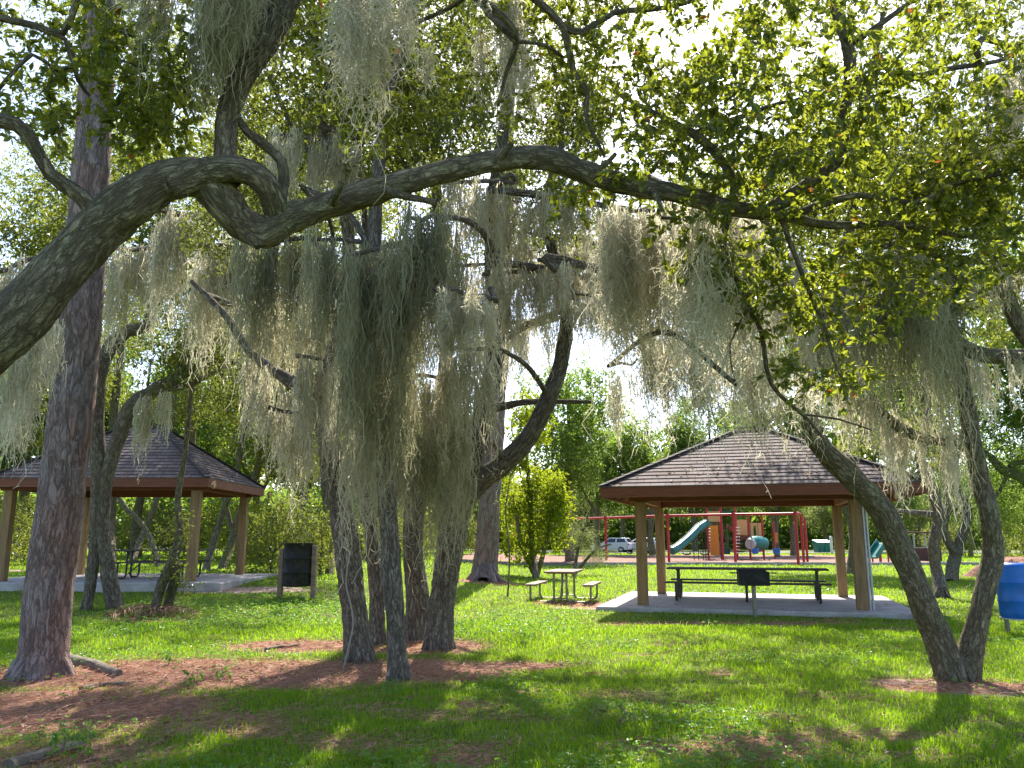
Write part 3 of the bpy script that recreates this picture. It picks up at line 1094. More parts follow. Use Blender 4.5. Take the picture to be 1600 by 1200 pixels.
def leaf_block(pos, d, L, W, mi=0, six=True, droop=0.0, rnd=None):
    """one leaf per row: stalk point pos, direction d"""
    N = len(pos)
    d = unit(d)
    rv = unit(rng.normal(0, 1, (N, 3)) + np.array([0, 0, .9]))
    s = unit(np.cross(d, rv))
    n = np.cross(s, d)
    L, W = L[:, None], W[:, None]
    if rnd is None: rnd = rng.random(N)
    tip = pos + d * L - n * L * droop
    if six:
        a = pos + d * L * .36 + n * W * .22
        b = pos + d * L * .74 + n * W * .16 - n * L * droop * .5
        v = np.stack([pos, a - s * W * .5, b - s * W * .43, tip, b + s * W * .43, a + s * W * .5], 1)
        q = (np.arange(N) * 6)[:, None]
        f = np.concatenate([q + np.array([[0, 3, 2, 1]]), q + np.array([[0, 5, 4, 3]])])
        k = 6
    else:
        m = pos + d * L * .5 + n * W * .18
        v = np.stack([pos, m - s * W * .5, tip, m + s * W * .5], 1)
        f = (np.arange(N) * 4)[:, None] + np.array([[0, 1, 2, 3]])
        k = 4
    return dict(v=v.reshape(-1, 3), f=f, rnd=np.repeat(rnd, k), mi=mi)


def in_ellipsoid(n, c, r, hollow=.0, gap=0.0, seed=0):
    out = []
    tot = 0
    while tot < n:
        p = rng.uniform(-1, 1, (n * 3, 3))
        m = np.linalg.norm(p, axis=1)
        p = p[(m < 1) & (m > hollow)]
        w_ = p * r + c
        if gap:
            k = vnoise(w_[:, 0] * .9 + w_[:, 1] * .6, w_[:, 2] * 1.1 + w_[:, 1] * .4, seed)
            w_ = w_[k > gap]
            gap *= .85
        out.append(w_); tot += len(w_)
    return np.vstack(out)[:n]


def crown_blocks(nodes, ells, leafL, per, spread, six, sub=4, droopy=.15, twr=.006, seed=0, gap=.3, aspect=.42, maxlen=9.0):
    """leaf sprays in the given ellipsoids, each joined by a twig to the nearest branch"""
    cs = np.vstack([in_ellipsoid(n, np.array(c), np.array(r), .15, gap, seed + i) for i, (c, r, n) in enumerate(ells)])
    nodes = nodes[:, :3].copy()
    dd = np.full(len(cs), 1e9)
    nn = np.zeros((len(cs), 3))
    for k in range(0, len(cs), 200):
        D = np.linalg.norm(cs[k:k + 200, None] - nodes[None], axis=2)
        a = D.argmin(1)
        dd[k:k + 200] = D[np.arange(len(a)), a]; nn[k:k + 200] = nodes[a]
    A, B, R0 = [], [], []
    alive = np.ones(len(cs), bool)
    for _ in range(len(cs)):
        i = np.where(alive, dd, 1e9).argmin()
        alive[i] = False
        a, b = nn[i], cs[i]
        A.append(a); B.append(b); R0.append(twr * (1 + min(2.0, dd[i])))
        new = np.stack([a + (b - a) * k for k in (.4, .7, 1.0)])
        D = np.linalg.norm(cs[:, None] - new[None], axis=2)
        m = D.min(1); am = D.argmin(1)
        up = m < dd * .92
        dd = np.where(up, m, dd); nn[up] = new[am[up]]
    A, B, R0 = np.array(A), np.array(B), np.array(R0)
    ln = np.linalg.norm(B - A, axis=1)
    bl = twig_blocks(A, B, R0, R0 * .45, .10, mi=1)
    # sprays
    N = len(B)
    bd = unit(B - A)
    sd = unit(bd[:, None] * .55 + rng.normal(0, .75, (N, sub, 3)) + np.array([0, 0, -droopy]))
    sl = spread * rng.uniform(.5, 1.25, (N, sub))
    tipp = B[:, None] + sd * sl[..., None]
    if six or leafL < .12:
        bb = np.repeat(B, sub, 0)
        bl += twig_blocks(bb, tipp.reshape(-1, 3), np.full(N * sub, twr * .42), np.full(N * sub, twr * .2), .08, mi=1, segs=3)
    m = max(1, per // sub)
    s = rng.uniform(.25, 1.05, (N, sub, m)) ** .7
    lp = B[:, None, None] + sd[:, :, None] * (sl[..., None] * s)[..., None]
    if not six:
        lp = lp + rng.normal(0, spread * .22, lp.shape)
    ld = unit(sd[:, :, None] * .7 + rng.normal(0, .65, lp.shape) + np.array([0, 0, -.12]))
    lp, ld = lp.reshape(-1, 3), ld.reshape(-1, 3)
    K = len(lp)
    LL = leafL * rng.uniform(.6, 1.25, K)
    rn = np.clip(np.repeat(rng.normal(.45, .27, N), sub * m) + rng.normal(0, .22, K), 0, .93)
    rn = np.where(rng.random(K) < .004, 1.0, rn)
    bl.append(leaf_block(lp, ld, LL, LL * aspect * rng.uniform(.8, 1.2, K), 0, six, .08, rn))
    return bl


# ------------------------------------------------------------------ spanish moss
def strands(top, ln, wid, segs, wander, axis=None, taper=.6, mi=0, rnd=None, kink=0.0):
    N = len(top)
    t = np.linspace(0, 1, segs + 1)
    st = rng.normal(0, 1, (N, segs, 3)) * np.array([1, 1, .35])
    if kink:
        st = st * (1 + kink * np.linspace(0, 1, segs)[None, :, None] ** 2)
    st = st * wander
    st[:, :, 2] -= 1
    st = st / np.linalg.norm(st, axis=2, keepdims=True) * (ln / segs)[:, None, None]
    p = np.concatenate([top[:, None], top[:, None] + np.cumsum(st, 1)], 1)
    if axis is not None:
        off = p[:, :, :2] - axis[:, None, :2]
        k = np.sin(np.pi * np.clip(t * .8 + .18, 0, 1)) ** .5
        p[:, :, :2] = axis[:, None, :2] + off * (1 - taper * (1 - k))[None, :, None]
    ang = rng.uniform(0, 2 * np.pi, (N, 1)) + np.cumsum(rng.normal(0, .5, (N, segs + 1)), 1)
    side = np.stack([np.cos(ang), np.sin(ang), np.zeros_like(ang)], -1)
    w_ = wid[:, None] * (1 - .65 * t ** 2)[None]
    v = np.stack([p - side * w_[..., None] * .5, p + side * w_[..., None] * .5], 2)
    q = (np.arange(N) * (segs + 1) * 2)[:, None]
    i = (np.arange(segs) * 2)[None]
    f = np.stack([q + i, q + i + 1, q + i + 3, q + i + 2], -1).reshape(-1, 4)
    if rnd is None: rnd = rng.random(N)
    return dict(v=v.reshape(-1, 3), f=f, rnd=np.repeat(rnd, (segs + 1) * 2), mi=mi), p


def curls(base, ln, wid, mi=0, rnd=None, up=.35):
    N, segs = len(base), 5
    t = np.linspace(0, 1, segs + 1)[None, :, None]
    th = rng.uniform(0, 2 * np.pi, N)
    d = np.stack([np.cos(th), np.sin(th), rng.normal(0, up, N)], 1)
    e = unit(rng.normal(0, 1, (N, 3)))
    L = ln[:, None, None]
    p = base[:, None] + d[:, None] * L * (t - .35 * t ** 2) + e[:, None] * L * .28 * np.sin(t * 5.0) + np.array([0, 0, -1.0]) * L * .55 * t ** 2
    sd = unit(np.cross(d, rng.normal(0, 1, (N, 3))))
    w_ = wid[:, None, None] * (1 - .5 * t)
    v = np.stack([p - sd[:, None] * w_ * .5, p + sd[:, None] * w_ * .5], 2)
    q = (np.arange(N) * (segs + 1) * 2)[:, None]
    i = (np.arange(segs) * 2)[None]
    f = np.stack([q + i, q + i + 1, q + i + 3, q + i + 2], -1).reshape(-1, 4)
    if rnd is None: rnd = rng.random(N)
    return dict(v=v.reshape(-1, 3), f=f, rnd=np.repeat(rnd, (segs + 1) * 2), mi=mi)


EXTRA = {}          # branches that carry a moss curtain, by host tree


def curtain(host, label, x0, y0, x1, y1, t0, t1, l0, l1, nb, bw, style='mid', dens=1.0, branch=8, join=None, wscale=1.0):
    """a curtain of moss beards along the line (x0,y0)-(x1,y1) at camera depth t0..t1, beard lengths l0..l1 in photo pixels"""
    a, b = P(x0, y0, t0), P(x1, y1, t1)
    tm = (t0 + t1) / 2
    wid = wscale * (.0028 + .00085 * tm)
    bl = []
    if branch:
        n = 5
        k = np.linspace(-.06, 1.06, n)[:, None]
        pts = a + (b - a) * k
        pts += rng.normal(0, .025, pts.shape) * np.array([1, 1, .7])
        r = branch * .5 * tm / F
        pts[:, 2] += .03
        rr = np.linspace(r, r * .55, n)
        if rng.random() < .5 and join is None: rr = rr[::-1]
        path = [tuple(p) + (q,) for p, q in zip(pts, rr)]
        if join is not None:
            J = P(*join)
            e = pts[0] if np.linalg.norm(pts[0] - J) < np.linalg.norm(pts[-1] - J) else pts[-1]
            if e is not pts[0]: path = path[::-1]
            path = [(pts[i][0], pts[i][1], pts[i][2], r * (1 - .5 * j / n)) for j, i in enumerate(range(n) if e is pts[0] else range(n - 1, -1, -1))]
            mid = (J + e) / 2 + rng.normal(0, .08, 3) + np.array([0, 0, .08])
            path = [(*J, r * 1.3), (*mid, r * 1.15)] + path
        EXTRA.setdefault(host, []).append((path, join is not None))
    nb, bw = (int(nb * 1.9), bw * .62) if nb > 3 else (nb, bw)
    for k in range(nb):
        u = (k + rng.uniform(-.3, 1.3)) / nb
        c = a + (b - a) * u
        c = c + np.array([rng.normal(0, .03), rng.normal(0, .22 if nb > 4 else .05), rng.normal(0, .04)])
        ln = rng.uniform(l0, l1) * tm / F
        if rng.random() < .25: ln *= rng.uniform(.4, .8)
        w_ = bw * rng.uniform(.6, 1.4)
        n = int(max(10, 640 * dens * w_ * (1.1 if ln > .5 else .8) / (wid / .0055)))
        ph = rng.uniform(0, 2 * np.pi, n)
        rr = w_ * .5 * np.sqrt(rng.random(n))
        stag = ln * .45 * rng.random(n) ** 1.6
        top = c + np.stack([np.cos(ph) * rr, np.sin(ph) * rr * .7, rng.normal(0, .03, n) - rr * .3 - stag], 1)
        lens = np.maximum(.06, ln * np.clip(.12 + 1.1 * rng.beta(1.5, 1.6, n), .1, 1.2) * (1 - .5 * (rr / (w_ * .5)) ** 2) - stag * .5)
        tone = np.clip(rng.normal(.5, .2) + rng.normal(0, .3, n), 0, 1)
        wan, kink = (.46, .9) if style == 'pale' else (.3, .8)
        s, p = strands(top, lens, wid * rng.uniform(.7, 1.3, n), 11, wan, np.repeat(c[None], n, 0), .45, 0, tone, kink)
        bl.append(s)
        m = int(n * (2.8 if style == 'pale' else 1.6) * max(.6, ln))
        si, ti = rng.integers(0, n, m), rng.integers(2, 12, m)
        base = p[si, ti]
        bl.append(curls(base, rng.uniform(.03, .10 if style != 'pale' else .13, m) * (1 + .04 * tm), wid * rng.uniform(.6, 1.0, m), 0, np.clip(tone[si] + .1, 0, 1)))
        # downward fringe at the tip
    loc = (a + b) / 2
    me = np_mesh('spanish_moss', shift(bl, loc), ('rnd',))
    o = link('spanish_moss', me, M['moss_dark'] if style == 'green' else M['moss'])
    o.location = [float(q) for q in loc]
    return tag(o, label, 'hanging moss', 'spanish moss hanging from the oaks')


# ------------------------------------------------------------------ trees
def depth_of(p):
    return p[1] * CS + (p[2] - CAMZ) * SN


def pxpath(path, t0, ground=False):
    out = []
    for i, q in enumerate(path):
        x, y, dt, w_ = q
        w_ = w_ * .95 / math.hypot(1, (x - 800) / F)
        if i == 0 and ground:
            g = G(x, y)
            out.append((g[0], g[1], g[2] - .12, w_ * .5 * t0 / F))
        else:
            t = t0 + dt
            out.append((*P(x, y, t), w_ * .5 * t / F))
    return out


CROWN_MUL = 2.3


def tree(name, label, cat, group, base, paths, crown, bark='oak', leaf='leaf_mid', leafL=.07, per=20, spread=.32, six=False, sub=4,
         sides=14, step=.1, gap=.3, key=None, amp=.09, world=False, twr=.006, minor=None, droopy=.15, aspect=.42, roots=0):
    if world:
        loc = np.array(base, float)
        wp = paths
    else:
        g = G(*base)
        t0 = depth_of(g)
        loc = g
        wp = [pxpath(p, t0, i == 0) for i, p in enumerate(paths)]
        crown = [(P(x, y, t0 + dt), (rx, ry, rz), int(n * CROWN_MUL)) for x, y, dt, rx, ry, rz, n in crown]
    main = np.vstack([catmull(p, .15) for p in wp])
    for path, joined in EXTRA.get(key, []):
        wp = wp + [path]
        if not joined:
            e0, e1 = np.array(path[0]), np.array(path[-1])
            d0, d1 = np.linalg.norm(main[:, :3] - e0[:3], axis=1), np.linalg.norm(main[:, :3] - e1[:3], axis=1)
            e, dd_ = (e0, d0) if d0.min() < d1.min() else (e1, d1)
            j = main[dd_.argmin()]
            mid = (j[:3] + e[:3]) / 2 + rng.normal(0, .06, 3) * dd_.min() + np.array([0, 0, .10 * dd_.min()])
            r = max(e[3], .008)
            wp = wp + [[(*j[:3], min(r * 1.7, max(j[3], r))), (*mid, r * 1.25), tuple(e[:3]) + (r,)]]
    root = thing(name, label, cat, loc, 0, group)
    bl, nodes = [], []
    for i, p in enumerate(wp):
        rmax = max(q[3] for q in p)
        sd = sides if rmax > .05 else 8 if rmax > .015 else 6
        b, s = tube_block(p, sd, step if rmax > .05 else max(step, .1), amp if rmax > .03 else .12, seed=i * 1.7 + len(label) * .3)
        bl += b
        k = s[:, 3] < .09
        nodes.append(s[k] if k.any() else s[-3:])
    if roots:
        p0 = wp[0][0]
        for k in range(roots):
            th = 2 * math.pi * (k + rng.uniform(-.25, .25)) / roots
            r = p0[3] * .8
            d = np.array([math.cos(th), math.sin(th), 0])
            c = np.array(p0[:3])
            q = [(*(c + d * r * .55 + np.array([0, 0, .5 * r + .32])), r * .28), (*(c + d * r * .95 + np.array([0, 0, .14 + .12])), r * .33), (*(c + d * r * 1.5 + np.array([0, 0, .06])), r * .26),
                 (*(c + d * r * 2.2 + np.array([0, 0, .0])), r * .15)]
            b, _ = tube_block(q, 10, .06, .12, seed=k * 2.2)
            bl += b
    nodes = np.vstack(nodes)
    me = np_mesh('trunk', shift(bl, loc), ('bark',))
    link('trunk', me, M[bark], root)
    if crown:
        cb = crown_blocks(nodes, crown, leafL, per, spread, six, sub, droopy, twr, seed=len(label) + int(loc[0] * 10), gap=gap, aspect=aspect)
        me = np_mesh('crown', shift(cb, loc), ('bark', 'rnd'))
        link('crown', me, [M[leaf], M['twig']], root)
    return root

# ================================================================== MOSS CURTAINS (before the trees, which grow their carrying branches)
C_ = curtain
# near oak
C_('near', 'dense grey green moss beard wrapping the upright stem above the forked near limb', 285, -60, 405, -60, 4.2, 4.45, 170, 250, 9, .26, 'green', 1.1, 10, (440, 20, 4.6))
C_('near', 'pale curly moss tuft dangling alone between the forked near limb and sky gap', 520, -30, 590, -40, 4.1, 4.3, 190, 330, 5, .13, 'pale', 1.0, 8, (470, -60, 4.6))
C_('near', 'short bright moss tuft just beside the long curly moss tuft', 590, -40, 655, -40, 4.2, 4.4, 110, 200, 4, .13, 'pale', .9, 7, (590, -40, 4.3))
C_('near', 'pale moss wisp hanging over the arch of the near limb', 755, 20, 830, 30, 5.4, 5.8, 130, 215, 5, .20, 'pale', 1.0, 8, (808, 65, 4.9))
C_('near', 'small pale moss curl above the tall pine trunk', 170, -30, 215, -30, 3.9, 4.0, 60, 95, 2, .08, 'pale', .7, 6, (130, -30, 4.2))
C_('near', 'airy pale moss screen under the long near limb above the pavilion roof', 950, 330, 1062, 345, 6.2, 7.2, 130, 380, 16, .20, 'pale', 1.0, 8, (1060, 300, 4.9))
C_('near', 'sunlit pale moss screen in front of the pavilion roof peak', 1050, 345, 1185, 350, 5.4, 6.6, 150, 380, 18, .18, 'pale', 1.0, 8, (1150, 330, 4.95))
C_('near', 'single long thin moss strand dangling before the pavilion eave', 958, 575, 988, 570, 7.2, 7.3, 120, 200, 3, .08, 'mid', .9, 6)
C_('near', 'moss fringe hanging under the thick base of the near limb', -20, 545, 75, 470, 5.2, 5.6, 110, 240, 8, .14, 'mid', .85, 10)
C_('near', 'pale moss tuft among the leafy sprays high above the dark curved bough', 1560, 90, 1640, 100, 5.0, 5.4, 90, 190, 5, .2, 'pale', .9, 8, (1530, 105, 5.1))
C_('near', 'thin moss threads hanging from the drooping leafy twig', 1195, 560, 1300, 600, 5.6, 5.9, 40, 120, 6, .10, 'pale', .6, 0)
# oak clump
C_('A', 'moss sheet hanging below the knuckle of the near limb in the oak clump', 385, 385, 485, 375, 10.2, 11.2, 130, 260, 9, .26, 'green', .9, 9, (540, 470, 10.6))
C_('A', 'moss beards hanging from the slanting branch beside the oak clump', 385, 560, 475, 615, 10.6, 11, 90, 200, 7, .2, 'mid', .9, 0)
C_('A', 'low moss fringe ending beside the leaning outer trunk of the clump', 425, 640, 500, 655, 10.3, 10.8, 90, 190, 6, .18, 'mid', .8, 7)
C_('A', 'moss veil on the far side of the knuckle of the near limb', 430, 215, 565, 230, 9.8, 10.6, 90, 190, 8, .28, 'mid', .8, 9, (505, 200, 10.4))
C_('B', 'broad grey moss curtain covering the reddish middle trunk of the clump', 480, 375, 580, 385, 9.2, 9.8, 150, 300, 11, .26, 'green', 1.0, 9, (585, 360, 9.9))
C_('B', 'longest green moss curtain in the middle of the oak clump', 555, 400, 645, 380, 9.0, 9.3, 230, 400, 11, .26, 'green', 1.05, 9, (590, 470, 9.9))
C_('B', 'dark green moss sleeve covering the lower middle trunk', 545, 555, 650, 575, 9.1, 9.4, 150, 300, 10, .22, 'green', 1.0, 7)
C_('C', 'thick moss curtain hanging under the middle of the near limb', 635, 340, 712, 345, 9.0, 9.6, 190, 310, 9, .27, 'green', 1.05, 10, (772, 400, 10.9))
C_('C', 'moss curtain with bright curly ends beside the forked trunk', 690, 455, 768, 470, 8.6, 9.0, 95, 165, 8, .20, 'pale', 1.0, 9, (775, 470, 10.6))
C_('C', 'fine moss fringe hung in a row above the forked trunk', 760, 430, 865, 425, 11.2, 11.8, 90, 170, 10, .26, 'mid', .85, 10, (770, 390, 11))
C_('C', 'wide flat moss fringe hanging over the sky gap', 850, 410, 970, 430, 11, 11.8, 80, 165, 12, .26, 'mid', .85, 11, (870, 420, 11))
C_('C', 'moss curtain between the mossy trunk and the forked trunk', 645, 590, 735, 600, 10.3, 10.8, 130, 270, 9, .22, 'mid', .95, 8, (735, 720, 10.9))
C_('C', 'moss veil high in the crown behind the arch of the near limb', 700, 290, 800, 285, 10.2, 11, 110, 210, 8, .28, 'mid', .8, 9, (775, 290, 11))
C_('C', 'short moss fringe below the arch of the near limb', 815, 300, 965, 330, 10.6, 11.4, 60, 130, 11, .26, 'mid', .7, 9, (770, 300, 11))
C_('B', 'low moss sleeve reaching down the thin upright clump oak', 550, 655, 645, 660, 9.8, 10.2, 120, 260, 10, .2, 'mid', .95, 6)
C_('C', 'low moss beards in the gap beside the forked trunk base', 645, 670, 735, 690, 10.2, 10.7, 110, 260, 9, .2, 'green', .9, 6)
C_('C', 'deep grey moss row behind the forked trunk', 640, 425, 790, 410, 13, 13.8, 110, 260, 9, .3, 'mid', 1.0, 9)
C_('C', 'deep moss row behind the flat fringe over the sky gap', 800, 365, 965, 385, 12.6, 13.4, 80, 190, 9, .3, 'mid', 1.0, 9)
C_('A', 'deep moss row between the slanting branch and the trunk of the slender oak', 375, 475, 525, 455, 12.4, 13.2, 110, 250, 9, .3, 'mid', 1.0, 9)
C_('B', 'deep moss row glimpsed between the clump trunks', 520, 490, 665, 480, 12.2, 12.8, 110, 260, 9, .3, 'green', 1.0, 8)
C_('A', 'moss veil hung over the upper bend of the slender clump oak', 470, 560, 550, 575, 9.6, 10.0, 110, 260, 8, .2, 'mid', .9, 7)
C_('C', 'moss curtain right beside the upper forked trunk under the curly ended curtain', 685, 545, 770, 550, 9.7, 10.1, 90, 220, 8, .2, 'mid', .9, 7)
C_('D', 'farthest moss row glimpsed between the forked trunk and its side limb', 660, 520, 860, 500, 15.5, 16.5, 60, 170, 9, .4, 'mid', .9, 8, (775, 560, 18))
# V trunk oak
C_('V', 'deep moss row right over the pavilion roof peak', 1050, 430, 1205, 440, 10.6, 11.4, 90, 210, 9, .26, 'mid', .9, 8)
C_('V', 'small moss row at the edge of the sky gap beside the pavilion eave', 905, 465, 1015, 475, 10.4, 10.8, 50, 120, 7, .24, 'mid', .8, 7, (985, 445, 10.6))
C_('V', 'thin moss veil hanging before the pavilion roof', 1000, 510, 1105, 535, 8.6, 9.2, 90, 250, 11, .22, 'pale', .85, 7, (1280, 520, 9.1))
C_('V', 'moss veil between the drooping twig and the pavilion roof', 1100, 510, 1205, 545, 8.2, 8.8, 100, 250, 12, .20, 'pale', .85, 7)
C_('V', 'hanging moss screen where the leaning V trunk enters the leaves', 1190, 400, 1305, 420, 8.2, 8.8, 140, 340, 11, .2, 'mid', .8, 8, (1310, 420, 9.1))
C_('V', 'heavy dark green moss curtain above the fork of the V trunk', 1290, 420, 1400, 405, 8.8, 9.4, 170, 330, 12, .24, 'green', 1.05, 10, (1310, 440, 9.2))
C_('V', 'longest dark moss curtain beside the upright V trunk', 1395, 390, 1490, 410, 9.0, 9.5, 220, 420, 12, .24, 'green', 1.1, 10, (1484, 480, 9.8))
C_('V', 'ragged moss fringe under the dark curved bough', 1490, 545, 1610, 560, 9.6, 10.2, 50, 130, 9, .18, 'mid', .8, 0)
C_('V', 'moss beards along the level cross branch of the V trunk', 1300, 600, 1425, 675, 9.3, 9.6, 70, 165, 10, .2, 'mid', .9, 0)
C_('V', 'long yellowish moss strands falling beside the upright V trunk', 1420, 655, 1505, 690, 9.4, 9.7, 90, 190, 7, .16, 'mid', .9, 0)
C_('V', 'moss screen in the leaves over the sky gap of the V trunk', 1480, 410, 1620, 420, 9.2, 9.8, 40, 120, 9, .2, 'mid', .7, 8, (1480, 450, 9.8))
# oaks before the raised pavilion
C_('L', 'tapering moss tuft hanging in front of the raised pavilion roof', 218, 622, 256, 612, 15.8, 16, 90, 135, 3, .34, 'mid', 1.1, 0)
C_('L', 'moss fringe beside the tall pine above the raised pavilion', 165, 395, 255, 385, 14, 15, 110, 210, 8, .3, 'mid', .8, 9, (240, 440, 16.5))
C_('L', 'moss sheet between the tall pine and the oak clump', 245, 335, 340, 345, 13, 14, 110, 220, 9, .32, 'mid', .85, 9, (250, 330, 16.5))
C_('L', 'moss beards high above the raised pavilion roof', 300, 385, 390, 390, 12.4, 13.2, 140, 250, 9, .3, 'mid', .9, 9, (340, 420, 15))
C_('L', 'moss rows behind the thick near limb and the pine', -20, 430, 95, 400, 12.5, 13.5, 90, 210, 10, .3, 'mid', .8, 9, (150, 560, 16.5))
C_('L', 'ragged moss tail hanging between the near limb and the raised roof edge', 8, 612, 62, 600, 14, 14.3, 100, 180, 5, .3, 'mid', .9, 9, (100, 560, 16.5))

# ================================================================== NEAR OAK
near_paths = [
    [(-620, 1420, 4.0, 200), (-470, 1050, 4.0, 165), (-290, 790, 4.05, 135), (-110, 620, 4.1, 118), (0, 525, 4.1, 108), (80, 440, 4.15, 96), (150, 365, 4.2, 92), (205, 315, 4.2, 82), (260, 282, 4.25, 76), (315, 280, 4.3, 72),
     (348, 312, 4.33, 66), (378, 348, 4.38, 60), (412, 362, 4.4, 58), (448, 344, 4.42, 52), (500, 325, 4.45, 46), (560, 306, 4.5, 47), (640, 283, 4.55, 40), (720, 262, 4.6, 37), (800, 248, 4.7, 37), (860, 248, 4.7, 40),
     (910, 268, 4.75, 38), (980, 290, 4.8, 33), (1060, 303, 4.85, 32), (1140, 325, 4.9, 30), (1220, 337, 5, 20), (1300, 352, 5.1, 15), (1400, 350, 5.2, 12), (1500, 368, 5.3, 9), (1640, 375, 5.5, 6)],
    [(270, 290, 4.22, 56), (325, 268, 4.24, 50), (378, 266, 4.26, 46), (412, 285, 4.3, 46), (428, 315, 4.36, 46), (436, 348, 4.42, 40)],
    [(372, 340, 4.4, 40), (395, 368, 4.36, 34), (404, 386, 4.34, 14)],
    [(352, 285, 4.3, 50), (353, 240, 4.36, 42), (356, 180, 4.45, 38), (378, 125, 4.5, 40), (412, 72, 4.55, 44), (440, 20, 4.6, 44), (470, -60, 4.65, 40), (520, -200, 4.7, 34), (640, -420, 4.9, 26), (800, -640, 5.2, 14)],
    [(434, 330, 4.4, 26), (443, 285, 4.42, 20), (440, 252, 4.44, 18), (415, 228, 4.46, 18), (385, 204, 4.48, 16), (350, 150, 4.5, 10)],
    [(160, 352, 4.15, 34), (125, 305, 4.1, 30), (78, 272, 4.05, 28), (52, 225, 4.0, 27), (25, 194, 3.95, 30), (-40, 178, 3.9, 30), (-160, 120, 3.9, 26), (-300, -40, 4.0, 16)],
    [(600, 298, 4.45, 16), (640, 308, 4.4, 13), (682, 316, 4.36, 11)],
    [(520, 318, 4.42, 20), (528, 300, 4.3, 14), (534, 286, 4.26, 11)], [(770, 256, 4.66, 18), (786, 240, 4.6, 12), (800, 224, 4.56, 9)],
    [(925, 275, 4.72, 16), (945, 258, 4.66, 10), (962, 240, 4.6, 7)], [(1020, 297, 4.78, 14), (1030, 315, 4.7, 9), (1034, 330, 4.68, 6)],
    [(1140, 328, 4.9, 20), (1148, 285, 4.9, 16), (1112, 232, 4.95, 16), (1078, 206, 5, 14), (1030, 180, 5, 9), (970, 150, 5.1, 6)],
    [(1085, 208, 5, 10), (1150, 186, 5, 10), (1215, 162, 4.9, 7), (1280, 150, 4.8, 5)],
    [(1200, 330, 4.98, 24), (1262, 288, 5, 26), (1308, 250, 5, 24), (1318, 180, 5, 24), (1328, 90, 5, 22), (1295, -20, 5.05, 20), (1260, -160, 5.1, 15), (1200, -380, 5.3, 8)],
    [(1322, 125, 5, 14), (1400, 127, 5.05, 14), (1480, 108, 5.1, 11), (1560, 95, 5.1, 8), (1660, 60, 5.2, 6)],
    [(1330, 70, 5, 12), (1400, 20, 4.9, 10), (1480, -40, 4.8, 8)],
    [(1240, 335, 5.02, 14), (1340, 305, 5, 12), (1430, 318, 5, 12), (1480, 292, 5, 10), (1560, 272, 5, 8), (1660, 250, 5, 5)],
    [(1400, 352, 5.2, 9), (1460, 400, 5.2, 8), (1500, 440, 5.3, 5)],
    [(1140, 335, 4.9, 14), (1128, 395, 5, 11), (1160, 455, 5.1, 10), (1190, 520, 5.2, 9), (1205, 600, 5.3, 8), (1262, 655, 5.5, 6), (1290, 690, 5.6, 4)],
    [(1155, 458, 5.1, 7), (1215, 465, 5.1, 6), (1290, 468, 5.1, 4)],
    [(1220, 340, 5, 10), (1258, 440, 5, 8), (1290, 515, 5.0, 7), (1308, 580, 5, 5), (1335, 610, 5, 3.5)],
    [(1258, 648, 5.5, 4), (1310, 655, 5.5, 4), (1362, 672, 5.5, 3)],
    [(470, -60, 4.65, 26), (560, -60, 4.6, 22), (650, -40, 4.6, 18), (735, -10, 4.7, 15), (792, 32, 4.8, 12), (808, 65, 4.9, 11), (792, 110, 5, 8), (778, 165, 5, 5)],
    [(650, -40, 4.6, 18), (780, -60, 4.8, 16), (832, -5, 4.9, 14), (880, 42, 4.95, 13), (896, 112, 5, 10), (918, 140, 5, 9), (916, 182, 5, 8), (945, 245, 5, 5)],
    [(880, 42, 4.95, 12), (910, 50, 5, 12), (960, 20, 5.1, 10), (1040, 12, 5.2, 9), (1120, -10, 5.2, 7)],
    [(808, 65, 4.9, 7), (850, 70, 5, 7), (880, 90, 5.1, 5)],
    [(560, -60, 4.6, 14), (590, 10, 4.7, 9), (612, 60, 4.8, 6)],
    [(640, 40, 4.9, 7), (700, 14, 4.9, 8), (735, -10, 4.75, 8)],
    [(-300, -40, 4.0, 22), (-120, 10, 4.1, 18), (0, 28, 4.2, 15), (60, 42, 4.2, 14), (98, 52, 4.2, 13), (118, 10, 4.2, 12), (140, -40, 4.2, 10), (200, -200, 4.3, 6)],
    [(60, 42, 4.2, 9), (102, 62, 4.2, 10), (122, 125, 4.25, 8), (140, 150, 4.3, 5)],
    [(-20, 160, 4.1, 9), (50, 85, 4.15, 9), (88, 110, 4.2, 8), (170, 90, 4.25, 6), (230, 110, 4.3, 4)],
    [(1170, 480, 5.1, 5), (1140, 540, 5.2, 4), (1150, 600, 5.3, 3)],
]


def near_convert(paths):
    return [[(*P(x, y, t), w_ * .465 * t / F / math.hypot(1, (x - 800) / F)) for x, y, t, w_ in p] for p in paths]


def E(x, y, t, rx, ry, rz, n):
    return (P(x, y, t), (rx, ry, rz), n)


